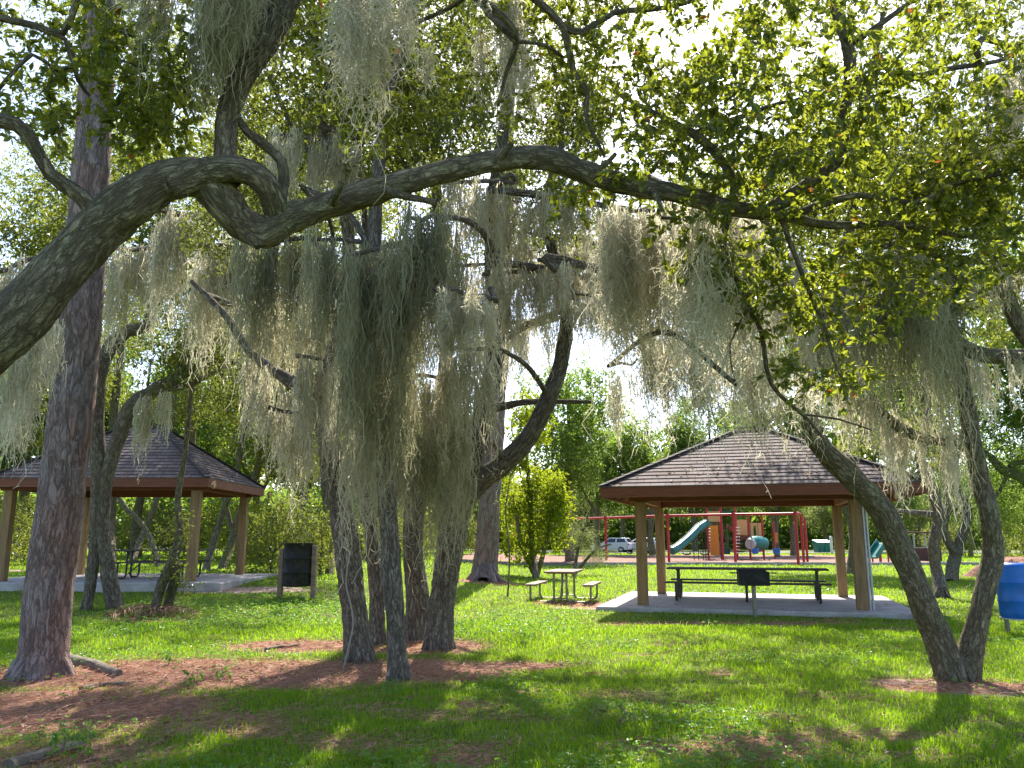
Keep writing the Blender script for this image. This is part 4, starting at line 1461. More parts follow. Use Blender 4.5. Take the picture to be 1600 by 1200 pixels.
near_crown = [
    E(1230, 120, 5.0, 1.35, .9, .62, 150), E(1480, 160, 5.1, 1.0, .9, .8, 130), E(1340, 300, 5.1, 1.1, .7, .35, 80),
    E(1010, 130, 5.6, .9, .8, .6, 80), E(1180, 230, 4.6, .9, .6, .4, 60), E(1560, 330, 5.2, .7, .7, .45, 50),
    E(960, 260, 5.3, .5, .5, .18, 14), E(900, 310, 5.0, .25, .3, .12, 5),
    E(1180, 440, 5.0, .34, .4, .26, 26), E(1300, 470, 5.0, .45, .4, .3, 40), E(1120, 400, 5.0, .4, .4, .2, 14), E(1330, 590, 5.0, .3, .3, .12, 8), E(1400, 420, 5.2, .5, .5, .3, 26),
    E(1250, 570, 5.1, .2, .3, .15, 5), E(1500, 420, 5.1, .5, .5, .2, 14), E(1080, 380, 5.1, .4, .5, .12, 5),
    E(640, 160, 5.6, .6, .6, .32, 40), E(560, 30, 5.2, .9, .8, .3, 40), E(790, 110, 5.6, .7, .6, .4, 34), E(830, 10, 5.4, 1.0, .8, .3, 44),
    E(150, 110, 4.4, .55, .5, .5, 60), E(40, 130, 4.4, .5, .5, .4, 34), E(230, 190, 4.6, .25, .4, .35, 24), E(40, 20, 4.6, .7, .6, .3, 34), E(250, 30, 4.8, .5, .6, .35, 30),
    E(1300, -260, 5.2, 2.0, 1.3, .7, 40), E(760, -260, 5.3, 1.4, 1.0, .6, 40), E(150, -240, 4.8, 2.0, 1.4, .8, 110), E(-350, 60, 4.4, 1.2, 1.4, 1.2, 60), E(1750, 100, 5.2, 1.2, 1.2, 1.4, 60),
]
tree('near_oak', 'gnarled oak limb arching across the whole view with green lichen on its bark', 'tree', None, (-4.2, 4.05, -.0), near_convert(near_paths), near_crown,
     bark='oak', leaf='leaf', leafL=.052, per=40, spread=.155, six=True, sub=4, sides=26, step=.04, gap=.36, key='near', amp=.095, world=True, twr=.0032, aspect=.42)

# ================================================================== PINES
def pine_crown(name_label, root_base, nodes_top, ells, mat):
    pass


tree('pine_tree', 'tall straight pine with reddish plated bark in front of the raised pavilion', 'tree', None, (65, 1056),
     [[(62, 1058, 0, 98), (68, 1020, 0, 90), (73, 960, 0, 85), (82, 880, 0, 83), (95, 780, 0, 81), (107, 680, 0, 79), (119, 560, 0, 75), (130, 440, 0, 72), (140, 300, 0, 66), (148, 180, .05, 60), (154, 60, .1, 54), (160, -100, .2, 48),
       (165, -400, .4, 38), (172, -760, .7, 26), (176, -1050, .9, 10)]],
     [(120, -650, .5, 2.6, 2.4, 1.4, 90), (200, -900, .8, 1.8, 1.8, 1.4, 60), (90, -60, .3, 1.3, 1.0, .5, 14)], bark='pine', leaf='needle', leafL=.20, per=40, spread=.3, six=False, sub=4, sides=36, step=.05, gap=.3, amp=.045, aspect=.06, roots=7)
tree('pine_tree', 'pine trunk rising behind the forked oak beside the bright shrub', 'tree', None, (757, 907),
     [[(757, 908, 0, 50), (759, 880, 0, 40), (764, 800, 0, 36), (771, 700, 0, 33), (777, 600, 0, 31), (783, 480, 0, 30), (788, 350, 0, 28), (792, 200, 0, 24), (796, 50, 0, 20), (800, -100, 0, 12)]],
     [(770, 20, 0, 3.0, 2.6, 2.2, 60), (820, 200, 0, 2.6, 2.2, 1.2, 22)], bark='pine', leaf='needle', leafL=.28, per=36, spread=.45, sub=4, sides=20, step=.12, aspect=.07, roots=6)

# ================================================================== OAK CLUMP
G1 = 'oaks of the mossy clump'
tree('oak_tree', 'slender oak with a slanting side branch at the edge of the mossy clump', 'tree', G1, (562, 1032),
     [[(562, 1034, 0, 50), (554, 960, 0, 44), (545, 880, 0, 42), (531, 780, .1, 40), (513, 690, .1, 36), (502, 640, .2, 34), (520, 560, .3, 28), (540, 470, .2, 24), (545, 380, .1, 22), (530, 280, 0, 20), (505, 200, -.1, 16), (520, 100, -.2, 12), (560, 0, -.3, 9), (570, -100, -.4, 6)],
      [(506, 655, .15, 30), (470, 608, .3, 24), (430, 580, .5, 20), (390, 548, .7, 16), (350, 490, .9, 12), (300, 440, 1.2, 8)], [(530, 280, 0, 14), (470, 220, .2, 10), (420, 120, .4, 7)]],
     [(480, 170, 0, 1.5, 1.6, 1.1, 110), (360, 330, .8, 1.2, 1.2, .8, 40), (560, -20, 0, 1.5, 1.5, .9, 70), (520, -260, 0, 2.0, 1.8, 1.2, 90), (480, 180, 3.5, 2.6, 2.6, 1.5, 60), (420, 20, 5, 3, 3, 1.6, 30)], bark='oak_grey', key='A', sides=20, step=.06, leafL=.085, per=40, spread=.24, roots=5, gap=.48)
tree('oak_tree', 'thin upright oak standing nearest in the clump with grey plated bark', 'tree', G1, (622, 1062),
     [[(622, 1064, 0, 38), (620, 1000, 0, 32), (615, 930, 0, 31), (610, 860, .1, 32), (605, 780, .2, 31), (598, 690, .3, 28), (590, 580, .4, 26), (586, 470, .5, 24), (585, 360, .6, 24), (592, 260, .6, 20), (605, 150, .6, 16), (640, 40, .6, 12), (655, -90, .6, 8)],
      [(586, 400, .55, 14), (540, 330, .6, 10), (470, 290, .8, 7)]],
     [(620, 160, .6, 1.2, 1.5, 1.0, 80), (650, -60, .6, 1.6, 1.6, .9, 70), (660, -300, .6, 2.0, 2.0, 1.2, 80), (660, 120, 4.5, 2.6, 2.6, 1.6, 50), (640, 300, 3.5, 1.8, 1.8, .8, 20)], bark='oak_grey', key='B', sides=18, step=.06, leafL=.085, per=40, spread=.24, roots=5, gap=.48)
tree('oak_tree', 'stout forked oak leaning outward in the clump beside the picnic table', 'tree', G1, (685, 1012),
     [[(685, 1014, 0, 48), (690, 950, 0, 43), (700, 880, 0, 45), (712, 800, 0, 46), (735, 720, 0, 42), (758, 640, .1, 35), (772, 560, .2, 32), (775, 470, .3, 30), (770, 380, .4, 28), (775, 290, .5, 24), (790, 180, .6, 18), (812, 60, .6, 13), (830, -80, .6, 8)],
      [(705, 815, 0, 38), (745, 758, -.05, 35), (790, 722, -.1, 33), (830, 677, -.1, 31), (858, 620, -.1, 28), (875, 572, 0, 26), (885, 500, .1, 22), (872, 420, .2, 18), (850, 330, .3, 14), (880, 220, .3, 9)],
      [(760, 640, .1, 16), (790, 634, .1, 13), (830, 628, .1, 10), (925, 628, .2, 6)], [(872, 420, .2, 16), (920, 440, .1, 14), (985, 445, 0, 10), (1060, 440, -.2, 7)], [(772, 540, .2, 14), (830, 505, .3, 11), (900, 480, .3, 8), (985, 470, .3, 5)]],
     [(800, 170, .5, 1.5, 1.6, 1.0, 90), (850, 330, .2, 1.0, 1.2, .5, 40), (850, -60, .5, 1.6, 1.6, 1.0, 80), (960, 440, .1, .9, .9, .3, 18), (850, -300, .5, 2.2, 2.0, 1.0, 50), (880, 170, 4.5, 2.8, 2.6, 1.5, 45), (900, 330, 3.5, 1.8, 1.8, .8, 16), (980, 60, 6, 3, 3, 1.6, 20), (1000, 290, 7, 2.4, 2.4, 1.0, 30)], bark='oak_grey', key='C', sides=20, step=.06, leafL=.085, per=38, spread=.24, roots=5, gap=.5)
tree('oak_tree', 'mossy inner oak of the clump hidden between the thinner trunks', 'tree', G1, (648, 998),
     [[(650, 1000, 0, 40), (652, 930, 0, 38), (645, 850, 0, 34), (652, 770, 0, 34), (668, 700, .1, 30), (692, 610, .2, 26), (700, 500, .3, 22), (690, 380, .4, 20), (680, 240, .5, 16), (700, 100, .6, 10)],
      [(650, 790, 0, 30), (636, 730, -.1, 30), (638, 672, -.15, 26)]],
     [(690, 120, .4, 1.3, 1.4, .9, 60)], bark='oak_grey', sides=18, step=.07, leafL=.07, per=22, spread=.28, roots=4)

tree('oak_tree', 'thinnest stem of the oak clump squeezed between the slender oak and thin upright oak', 'tree', G1, (590, 1006),
     [[(590, 1008, 0, 28), (588, 930, 0, 25), (582, 850, 0, 24), (570, 760, 0, 22), (560, 680, .1, 20), (556, 590, .2, 17), (562, 480, .3, 14), (570, 350, .3, 10), (560, 220, .3, 7)]],
     [(560, 200, .4, 1.1, 1.4, .8, 40)], bark='oak_grey', sides=14, step=.08, leafL=.085, per=34, spread=.25, roots=4)
# ================================================================== V TRUNK OAK
tree('oak_tree', 'dark V shaped oak with two leaning trunks beside the blue barrel', 'tree', None, (1497, 1062),
     [[(1492, 1064, 0, 62), (1470, 1010, 0, 52), (1441, 940, 0, 47), (1412, 870, 0, 46), (1378, 800, -.1, 45), (1335, 750, -.2, 42), (1298, 715, -.3, 38), (1272, 680, -.4, 32), (1262, 615, -.45, 27), (1278, 530, -.45, 23), (1308, 430, -.4, 20), (1335, 320, -.3, 16), (1350, 180, -.2, 12), (1380, 20, 0, 8)],
      [(1503, 1064, 0, 62), (1518, 1010, 0, 44), (1535, 940, 0, 38), (1551, 870, .1, 37), (1547, 810, .1, 35), (1532, 750, .2, 33), (1520, 690, .2, 32), (1508, 620, .3, 28), (1495, 560, .3, 26), (1484, 500, .3, 26), (1481, 450, .3, 25), (1500, 425, .35, 20), (1540, 380, .4, 16), (1550, 280, .4, 12), (1540, 140, .4, 8)],
      [(1492, 530, .3, 24), (1518, 549, .35, 27), (1560, 557, .4, 29), (1625, 552, .5, 30), (1720, 520, .6, 26), (1800, 440, .8, 16)],
      [(1625, 553, .5, 28), (1598, 520, .5, 28), (1572, 460, .5, 28), (1562, 400, .5, 24), (1570, 290, .5, 18), (1600, 160, .5, 12)],
      [(1516, 688, .2, 22), (1472, 688, .2, 20), (1430, 680, .2, 19), (1388, 655, .15, 19), (1345, 607, .1, 18), (1312, 580, .05, 16), (1272, 570, 0, 12), (1200, 560, 0, 7)], [(1481, 460, .3, 14), (1430, 400, .3, 12), (1370, 380, .2, 9)]],
     [(1330, 300, -.2, 1.5, 1.3, .8, 90), (1520, 300, .3, 1.3, 1.3, .9, 80), (1440, 60, 0, 2.2, 1.8, 1.2, 110), (1250, 480, -.2, .7, .8, .4, 22), (1400, 480, 0, .8, .8, .4, 26), (1590, 470, .5, .6, .8, .4, 14),
      (1450, -260, 0, 2.4, 2.0, 1.0, 26), (1300, 200, 4.5, 2.8, 2.8, 1.6, 34), (1500, 180, 5, 2.6, 2.8, 1.8, 30), (1180, 330, 4, 1.8, 2, .8, 20), (1400, 340, 3, 1.8, 1.8, .9, 60), (1290, 270, 8, 2.6, 2.4, 1.1, 80)], bark='oak', key='V', sides=22, step=.06, leafL=.085, per=38, spread=.24, roots=7, gap=.5)

# ================================================================== OAKS BEFORE THE RAISED PAVILION
tree('oak_tree', 'crooked oak pair of trunks just behind the tall pine', 'tree', None, (165, 951),
     [[(135, 953, 0, 19), (145, 885, 0, 21), (152, 815, 0, 25), (154, 735, 0, 28), (151, 640, .1, 26), (163, 560, .2, 26), (195, 520, .3, 24), (230, 505, .3, 18), (240, 440, .4, 14), (250, 330, .4, 11), (240, 200, .3, 8)],
      [(180, 953, 0, 30), (169, 890, 0, 26), (160, 820, 0, 25), (167, 745, 0, 25), (187, 680, 0, 26), (208, 633, 0, 28), (242, 610, 0, 24), (276, 590, 0, 22), (310, 558, 0, 18), (338, 480, .2, 14), (345, 400, .3, 9)],
      [(250, 608, 0, 14), (290, 602, 0, 13), (338, 578, 0, 9), (380, 560, 0, 5)], [(165, 560, .2, 16), (120, 540, .3, 13), (60, 555, .4, 9), (10, 560, .5, 6)]],
     [(180, 350, .3, 2.2, 2.0, 1.6, 110), (60, 420, .4, 1.8, 1.8, 1.4, 80), (320, 420, .2, 1.6, 1.6, 1.2, 70), (250, 170, .3, 3.0, 2.5, 2.0, 120), (150, -80, .3, 3.4, 3, 2.0, 100), (290, 545, 0, 1.0, 1.0, .5, 26)],
     bark='oak_grey', key='L', sides=16, step=.1, leafL=.12, per=36, spread=.36, gap=.35, roots=5)
tree('young_oak', 'thin twisted young oak standing against the raised pavilion front post', 'tree', None, (245, 955),
     [[(238, 957, 0, 18), (252, 915, 0, 18), (272, 870, 0, 18), (281, 830, 0, 14), (278, 780, 0, 11), (290, 700, 0, 9), (300, 600, 0, 7)], [(260, 957, .2, 18), (268, 925, .2, 17), (279, 880, 0, 14)]],
     [(268, 835, 0, .4, .4, .4, 10), (284, 900, 0, .3, .3, .35, 8), (310, 560, .2, 1.4, 1.4, 1.0, 50)], bark='oak', sides=12, step=.1, leafL=.08, per=20, spread=.3)

# ================================================================== MIDDLE DISTANCE
tree('oak_tree', 'spreading oak whose trunk hides right behind the stout forked oak of the clump', 'tree', None, (692, 962),
     [[(690, 964, 0, 26), (704, 870, 0, 22), (722, 780, 0, 21), (748, 690, 0, 19), (775, 560, 0, 17), (800, 450, 0, 15), (880, 405, 0, 13), (1000, 392, 0, 11), (1120, 390, 0, 9), (1200, 395, 0, 6)], [(800, 440, 0, 12), (830, 340, .5, 10), (900, 260, 1, 7)]],
     [(905, 375, 0, 2.0, 1.6, .7, 26), (1040, 385, 0, 1.8, 1.6, .6, 24), (1150, 390, 0, 1.6, 1.6, .6, 18), (760, 330, 0, 1.8, 2, .8, 20)],
     bark='oak_grey', sides=14, step=.12, leafL=.13, per=40, spread=.34, gap=.42, roots=4, key='D')
tree('oak_tree', 'pale barked crooked oak on the sunlit lawn seen inside the V trunk', 'tree', None, (1471, 932),
     [[(1474, 934, 0, 26), (1463, 890, 0, 21), (1459, 850, 0, 20), (1468, 810, 0, 22), (1458, 770, 0, 20), (1438, 720, 0, 17), (1448, 640, 0, 15), (1440, 540, 0, 13), (1400, 440, 0, 11), (1300, 380, 0, 8), (1180, 345, 0, 6)], [(1466, 805, 0, 14), (1420, 800, 0, 10), (1380, 795, 0, 7), (1330, 780, 0, 5)]],
     [(1430, 500, 0, 3.2, 2.8, 1.6, 80), (1280, 380, 0, 3.2, 3.0, 1.4, 80), (1120, 330, 0, 2.6, 3.0, 1.2, 60), (1500, 330, 0, 3, 3, 1.5, 70), (1400, 690, 0, 1.6, 1.6, .6, 24)], bark='oak_grey', leaf='leaf_mid', sides=14, step=.12, leafL=.14, per=36, spread=.42, roots=4)
tree('oak_tree', 'dark oak trunk on the lawn just behind the pale crooked oak', 'tree', None, (1492, 906),
     [[(1486, 908, 0, 26), (1490, 880, 0, 22), (1502, 840, 0, 18), (1512, 800, 0, 16), (1490, 740, 0, 14), (1510, 660, 0, 11)], [(1494, 868, 0, 16), (1476, 830, 0, 13), (1482, 780, 0, 11), (1470, 700, 0, 8)]],
     [(1510, 720, 0, 2.6, 2.4, 1.6, 90), (1460, 640, 0, 2.6, 2.4, 1.4, 60)], bark='oak', leaf='leaf_far', sides=12, step=.15, leafL=.13, per=22, spread=.55)
tree('oak_tree', 'bushy oak with pale bare curling boughs beyond the upright V trunk', 'tree', None, (1640, 905),
     [[(1660, 908, 0, 34), (1650, 840, 0, 30), (1625, 780, 0, 24), (1598, 748, 0, 20), (1568, 735, 0, 17), (1548, 715, 0, 14), (1535, 705, 0, 9)], [(1600, 750, 0, 16), (1580, 728, 0, 13), (1600, 722, 0, 10), (1640, 724, 0, 7)], [(1650, 840, 0, 24), (1670, 720, 0, 20), (1660, 600, 0, 12)],
      [(1575, 738, 0, 8), (1560, 770, 0, 6), (1540, 785, 0, 4)]],
     [(1590, 680, .5, 2.6, 2.0, 1.1, 110), (1600, 800, .8, 2.2, 1.6, 1.2, 90), (1540, 760, 2.5, 1.4, 1.4, 1.2, 40), (1660, 620, 0, 2.6, 2.4, 1.6, 90)], bark='oak_grey', leaf='leaf_far', sides=12, step=.14, leafL=.13, per=24, spread=.5)
tree('yellow_shrub', 'tall bright yellow green shrub glowing in sun behind the picnic table', 'shrub', None, (838, 902),
     [[(838, 904, 0, 12), (832, 860, 0, 10), (828, 780, 0, 8), (822, 700, 0, 5)], [(838, 904, .2, 9), (855, 840, .2, 7), (868, 760, .2, 4)], [(838, 904, -.2, 9), (815, 850, -.2, 7), (802, 770, -.2, 4)]],
     [(826, 660, 0, .9, .8, 1.2, 70), (812, 740, 0, .9, .8, .9, 40), (842, 780, 0, 1.2, 1.0, 1.3, 140), (825, 855, 0, 1.2, .9, .6, 50), (872, 800, 0, .55, .7, 1.5, 50), (795, 800, .8, .8, .8, 1.5, 50)], bark='oak', leaf='leaf_bright', leafL=.10, per=30, spread=.3, sides=8, gap=.33, aspect=.5, six=True)
tree('grey_shrub', 'pale silvery shrub with thin arching twigs beside the yellow green shrub', 'shrub', None, (900, 899),
     [[(895, 900, 0, 7), (905, 850, 0, 5), (920, 800, 0, 3)], [(895, 900, .1, 7), (930, 860, .1, 5), (955, 850, .1, 3)]],
     [(905, 835, 0, .65, .7, .9, 50), (925, 868, 0, .6, .6, .4, 30)], bark='oak_grey', leaf='leaf_olive', leafL=.06, per=26, spread=.3, sides=6)
tree('sapling', 'thin bare stemmed sapling standing between the mossy clump and picnic table', 'sapling', None, (795, 930),
     [[(793, 932, 0, 3), (796, 860, 0, 2.6), (790, 800, 0, 2.4), (798, 740, 0, 1.6)]], [(800, 775, 0, .35, .35, .3, 8), (803, 865, 0, .25, .25, .2, 4)], bark='oak', leaf='leaf_bright', leafL=.06, per=14, spread=.2, sides=6)

GB = 'thin oaks behind the raised pavilion'
for i, (lab, base, paths, cr) in enumerate([
    ('straight dark oak trunk seen under the raised roof next to the crooked pair', (172, 876), [[(172, 878, 0, 21), (172, 820, 0, 19), (176, 750, 0, 18), (178, 650, 0, 16), (190, 540, 0, 11), (200, 420, 0, 8)]], (170, 480)),
    ('thin trunk leaning outward that crosses another under the raised roof', (202, 882), [[(202, 884, 0, 12), (222, 838, 0, 11), (240, 795, 0, 11), (254, 745, 0, 10), (270, 650, 0, 8), (280, 520, 0, 6)]], (300, 500)),
    ('thin trunk leaning inward that crosses another under the raised roof', (250, 884), [[(250, 886, 0, 10), (234, 840, 0, 10), (212, 808, 0, 10), (192, 788, 0, 9), (150, 700, 0, 7), (120, 560, 0, 5)]], (80, 540)),
    ('upright dark oak trunk between the raised pavilion posts', (304, 878), [[(304, 880, 0, 15), (303, 830, 0, 13), (302, 770, 0, 13), (300, 690, 0, 12), (310, 560, 0, 9), (320, 420, 0, 6)]], (380, 500)),
    ('slanted slim oak trunk leaning towards the raised pavilion end post', (320, 890), [[(320, 892, 0, 13), (338, 835, 0, 12), (352, 790, 0, 11), (372, 730, 0, 10), (390, 600, 0, 7)]], (430, 560)),
    ('slanted thick oak trunk hard against the raised pavilion end post', (346, 888), [[(346, 890, 0, 17), (364, 840, 0, 15), (378, 795, 0, 14), (400, 740, 0, 12), (430, 600, 0, 9)], [(364, 840, 0, 10), (355, 800, 0, 9), (345, 760, 0, 7)]], (470, 600)),
    ('dark slim trunk between the trash bin and the mossy clump', (515, 896), [[(515, 898, 0, 16), (516, 850, 0, 14), (510, 790, 0, 12), (505, 700, 0, 11), (520, 540, 0, 8)]], (520, 500)),
]):
    tree('oak_tree', lab, 'tree', GB, base, paths, [(cr[0], cr[1], .5, 3.4, 2.8, 2.4, 110), (cr[0] + 30, cr[1] - 230, 1, 3.6, 3, 2.6, 90), (cr[0] - 20, cr[1] + 130, .5, 1.8, 1.8, .9, 30)], bark='oak', leaf='leaf_mid', leafL=.17, per=40, spread=.55, sides=10, step=.2, gap=.34)

# ================================================================== FAR TREES (a few kinds, copied)
def proto(name, label, cat, H, cr, leafmat_, leafL, per, spread, group):
    paths = [[(0, 0, -.15, .26 * H / 10), (.15, .05, H * .15, .2 * H / 10), (-.1, .1, H * .35, .15 * H / 10), (.2, 0, H * .6, .09 * H / 10), (.1, .1, H * .85, .04 * H / 10)],
             [(.02, 0, H * .25, .12 * H / 10), (H * .1, .2, H * .42, .08 * H / 10), (H * .2, .3, H * .6, .04 * H / 10)], [(0, 0, H * .3, .11 * H / 10), (-H * .1, -.3, H * .46, .07 * H / 10), (-H * .22, -.2, H * .58, .04 * H / 10)]]
    return tree(name, label, cat, group, (0, 0, 0), paths, cr, bark='oak', leaf=leafmat_, leafL=leafL, per=per, spread=spread, sides=10, step=.3, gap=.36, world=True, twr=.012)


GT = 'trees beyond the playground'
pA = proto('park_oak', 'x', 'tree', 11, [((0, 0, 7.6), (4.2, 3.8, 2.9), 230), ((2.4, 0, 5.4), (2.6, 2.4, 1.6), 50), ((-2.6, .5, 5.6), (2.4, 2.4, 1.7), 50)], 'leaf_far', .33, 40, .7, GT)
pB = proto('park_oak', 'x', 'tree', 13, [((0, 0, 9.6), (3.4, 3.4, 3.2), 200), ((-1.5, 0, 6.0), (2.6, 2.4, 2.2), 70), ((1.8, .6, 7.2), (2.2, 2.2, 1.9), 50)], 'leaf_far', .30, 40, .65, GT)
pC = proto('park_oak', 'x', 'tree', 9, [((0, 0, 5.6), (4.6, 4.0, 2.2), 230), ((1.5, 0, 3.4), (3.4, 3, 1.3), 60)], 'leaf_olive', .28, 40, .65, GT)
pD = proto('park_shrub', 'x', 'shrub', 3.2, [((0, 0, 1.5), (2.0, 1.8, 1.5), 120), ((.9, .3, .8), (1.5, 1.3, .8), 50)], 'leaf_mid', .14, 26, .4, 'shrubs under the trees')
pE = proto('park_shrub', 'x', 'shrub', 3.2, [((0, 0, 1.6), (1.8, 1.6, 1.6), 110), ((-.9, .2, .8), (1.4, 1.2, .8), 40)], 'leaf_bright', .13, 26, .4, 'shrubs under the trees')
used = set()


def far(pr, px, t, s, label, sz=1.0, grp=None):
    x = (px - 800) / F * t
    y = t * 1.02
    first = pr.name not in used
    if first:
        used.add(pr.name); o = pr; o['label'] = label
    else:
        o = copy_thing(pr, label=label)
    o.location = (x, y, gz(x, y) - .05)
    o.rotation_euler = (0, 0, rng.uniform(0, 6.28))
    o.scale = (s, s, s * sz)
    if grp: o['group'] = grp
    return o


far(pA, 1020, 74, 1.25, 'broad tree whose trunk stands between the pavilion corner posts')
far(pB, 1214, 66, .8, 'dark double trunk tree in the mulch behind the bucket swings')
far(pB, 1238, 70, .85, 'second dark trunk right behind the bucket swing tree')
far(pC, 925, 92, 1.0, 'round low tree beyond the white car nearest the shrub')
far(pA, 885, 98, 1.05, 'hazy green tree rising just above the yellow green shrub')
far(pB, 975, 104, 1.15, 'upright tree in the gap at the pavilion eave corner')
far(pC, 1085, 100, 1.75, 'wide olive tree behind the play slide')
far(pA, 1135, 104, .95, 'tree rising behind the orange climbing panel')
far(pC, 1290, 98, 1.05, 'low wide tree behind the teal dumpster')
far(pB, 1335, 92, .75, 'tree behind the pavilion corner post with conduits')
far(pA, 1395, 84, .8, 'tree behind the teal toddler slide')
far(pC, 1440, 92, 1.1, 'olive tree behind the low brown play deck')
far(pA, 1515, 70, .8, 'tree filling the gap inside the V trunk')
far(pB, 1575, 62, .75, 'tree behind the blue barrel')
far(pC, 1640, 74, 1.0, 'low tree at the far end of the lawn past the barrel')
far(pC, 810, 88, 1.0, 'olive tree low behind the middle pine')
far(pA, 745, 84, 1.0, 'tree behind the forked trunk of the clump')
far(pB, 690, 66, 1.0, 'tall tree deep behind the mossy clump middle')
far(pA, 620, 58, 1.1, 'tall tree behind the thin upright clump oak')
far(pB, 560, 50, 1.05, 'tall tree behind the slender clump oak')
far(pA, 470, 46, 1.1, 'tall dark tree behind the trash bin')
far(pB, 395, 54, 1.15, 'tall tree behind the raised pavilion end post')
far(pA, 300, 58, 1.2, 'tall tree behind the middle of the raised pavilion')
far(pB, 215, 48, 1.1, 'tall tree above the raised pavilion ridge')
far(pA, 120, 50, 1.15, 'tall tree behind the tall pine trunk')
far(pB, 30, 44, 1.1, 'tall tree past the open end of the raised pavilion')
far(pA, -80, 40, 1.1, 'tree past the open end of the raised slab under the near limb')
far(pB, 890, 54, 1.1, 'tall airy oak filling the sky over the yellow green shrub')
far(pA, 1330, 36, 1.15, 'tall oak crown behind the pavilion roof slope')
far(pB, 1120, 72, 1.2, 'tall tree standing behind the play structure ladder')
far(pB, 935, 78, 1.1, 'tall tree between the shrub and the pavilion eave corner')
far(pB, 1700, 30, 1.1, 'oak crown over the sunny lawn past the barrel')
GS = 'shrubs under the trees'
for i, (pr, px, t, s, lab) in enumerate([
    (pD, 430, 27, .8, 'dark shrub right behind the trash bin'), (pD, 505, 25.5, .75, 'dark shrub between bin and clump'), (pD, 460, 33, 1.0, 'loose green shrub showing above the trash bin'),
    (pD, 265, 46, 1.2, 'green shrub seen under the raised roof between crossing trunks'), (pE, 330, 50, 1.2, 'bright shrub seen under the raised roof near the upright trunk'), (pD, 205, 50, 1.1, 'green shrub seen under the raised roof by the crooked pair'),
    (pD, 50, 36, 1.1, 'dark shrub beside the tall pine at the far end of the slab'), (pD, -20, 32, 1.0, 'dark shrub low under the thick base of the near limb'), (pD, 590, 42, 1.1, 'green shrub low behind the clump trunks'),
    (pD, 650, 46, 1.2, 'dark shrub glimpsed through the clump'), (pE, 400, 44, 1.1, 'bright shrub past the raised pavilion end post'), (pD, 370, 47, 1.2, 'dark shrub behind the slanted trunks'),
    (pD, 700, 60, 1.2, 'dark shrub behind the timber edging'), (pD, 880, 95, 1.3, 'dark shrub left of the parked cars'), (pD, 1600, 44, .9, 'dark shrub behind the blue barrel'), (pD, 1480, 66, 1.0, 'dark shrub beyond the dark lawn oak')]):
    far(pr, px, t, s, lab.replace(' left of ', ' next to '), 1.0, GS)

# far wood that closes the view
n = 12000
ang = rng.uniform(-1.0, 1.0, n)
tt = rng.uniform(112, 150, n)
xx, yy = np.tan(ang * .75) * tt, tt
top = 6.5 + 5 * fbm(xx * .06, yy * .03, 5)
zz = top * rng.random(n) ** .8
cc_ = np.stack([xx, yy, zz], 1)
lp = np.repeat(cc_, 9, 0) + rng.normal(0, .8, (n * 9, 3))
bl = [leaf_block(lp, rng.normal(0, 1, lp.shape), rng.uniform(.8, 1.6, len(lp)), rng.uniform(.4, .8, len(lp)), 0, False, 0, np.clip(np.repeat(rng.normal(.5, .2, n), 9) + rng.normal(0, .15, n * 9), 0, .9))]
o = link('distant_woods', np_mesh('distant_woods', bl, ('rnd',)), M['leaf_far'])
tag(o, 'hazy far wood closing the view beyond the car park', 'woods', kind='stuff')

# ================================================================== GROUND
PATCH = [  # litter ellipses: photo pixel of the centre, radii in metres, strength
    ((330, 1052), 3.3, 1.25, 1.0), ((620, 1050), 1.6, 1.0, 1.0), ((790, 1042), 1.0, .5, .85), ((90, 1110), 1.7, 1.2, .95), ((60, 1180), 1.2, .7, .55), ((300, 1130), 1.2, .6, .6),
    ((1490, 1072), 1.0, .5, .9), ((1590, 1076), .6, .35, .8), ((930, 945), 1.7, .9, .8), ((1150, 975), 3.2, .42, .8), ((755, 910), 1.6, .9, 1.0), ((1330, 1150), .8, .3, .55), ((560, 1165), .6, .3, .5),
    ((1080, 1172), .7, .25, .5), ((960, 1085), .6, .25, .5), ((700, 1120), .9, .3, .45), ((1290, 1090), .6, .25, .4), ((230, 968), 1.1, .6, .7), ((640, 1010), 1.3, 1.0, .9), ((480, 1010), 1.4, .8, .85)]
for _ in range(46):
    PATCH.append(((rng.uniform(350, 1600), rng.uniform(930, 1195)), rng.uniform(.2, .6), rng.uniform(.12, .3), rng.uniform(.3, .62)))
SAND = [((370, 922), 2.3, .7, 1.0), ((300, 914), 1.5, .5, .8), ((900, 950), 1.0, .5, .6), ((30, 892), 2.0, 1.0, .8), ((1560, 1082), .8, .3, .5), ((1420, 1066), .6, .2, .6), ((760, 1040), .7, .25, .4)]


def mask(x, y, pats):
    m = np.zeros_like(x)
    for px, rx, ry, k in pats:
        g = G(*px)
        d = np.sqrt(((x - g[0]) / rx) ** 2 + ((y - g[1]) / ry) ** 2)
        m = np.maximum(m, k * (1 - sstep(.55, 1.25, d)))
    return m


def axis_(lo, hi, parts):
    out = [lo]
    for end, st in parts:
        while out[-1] < end - 1e-6:
            out.append(min(end, out[-1] + st))
    return np.array(out)


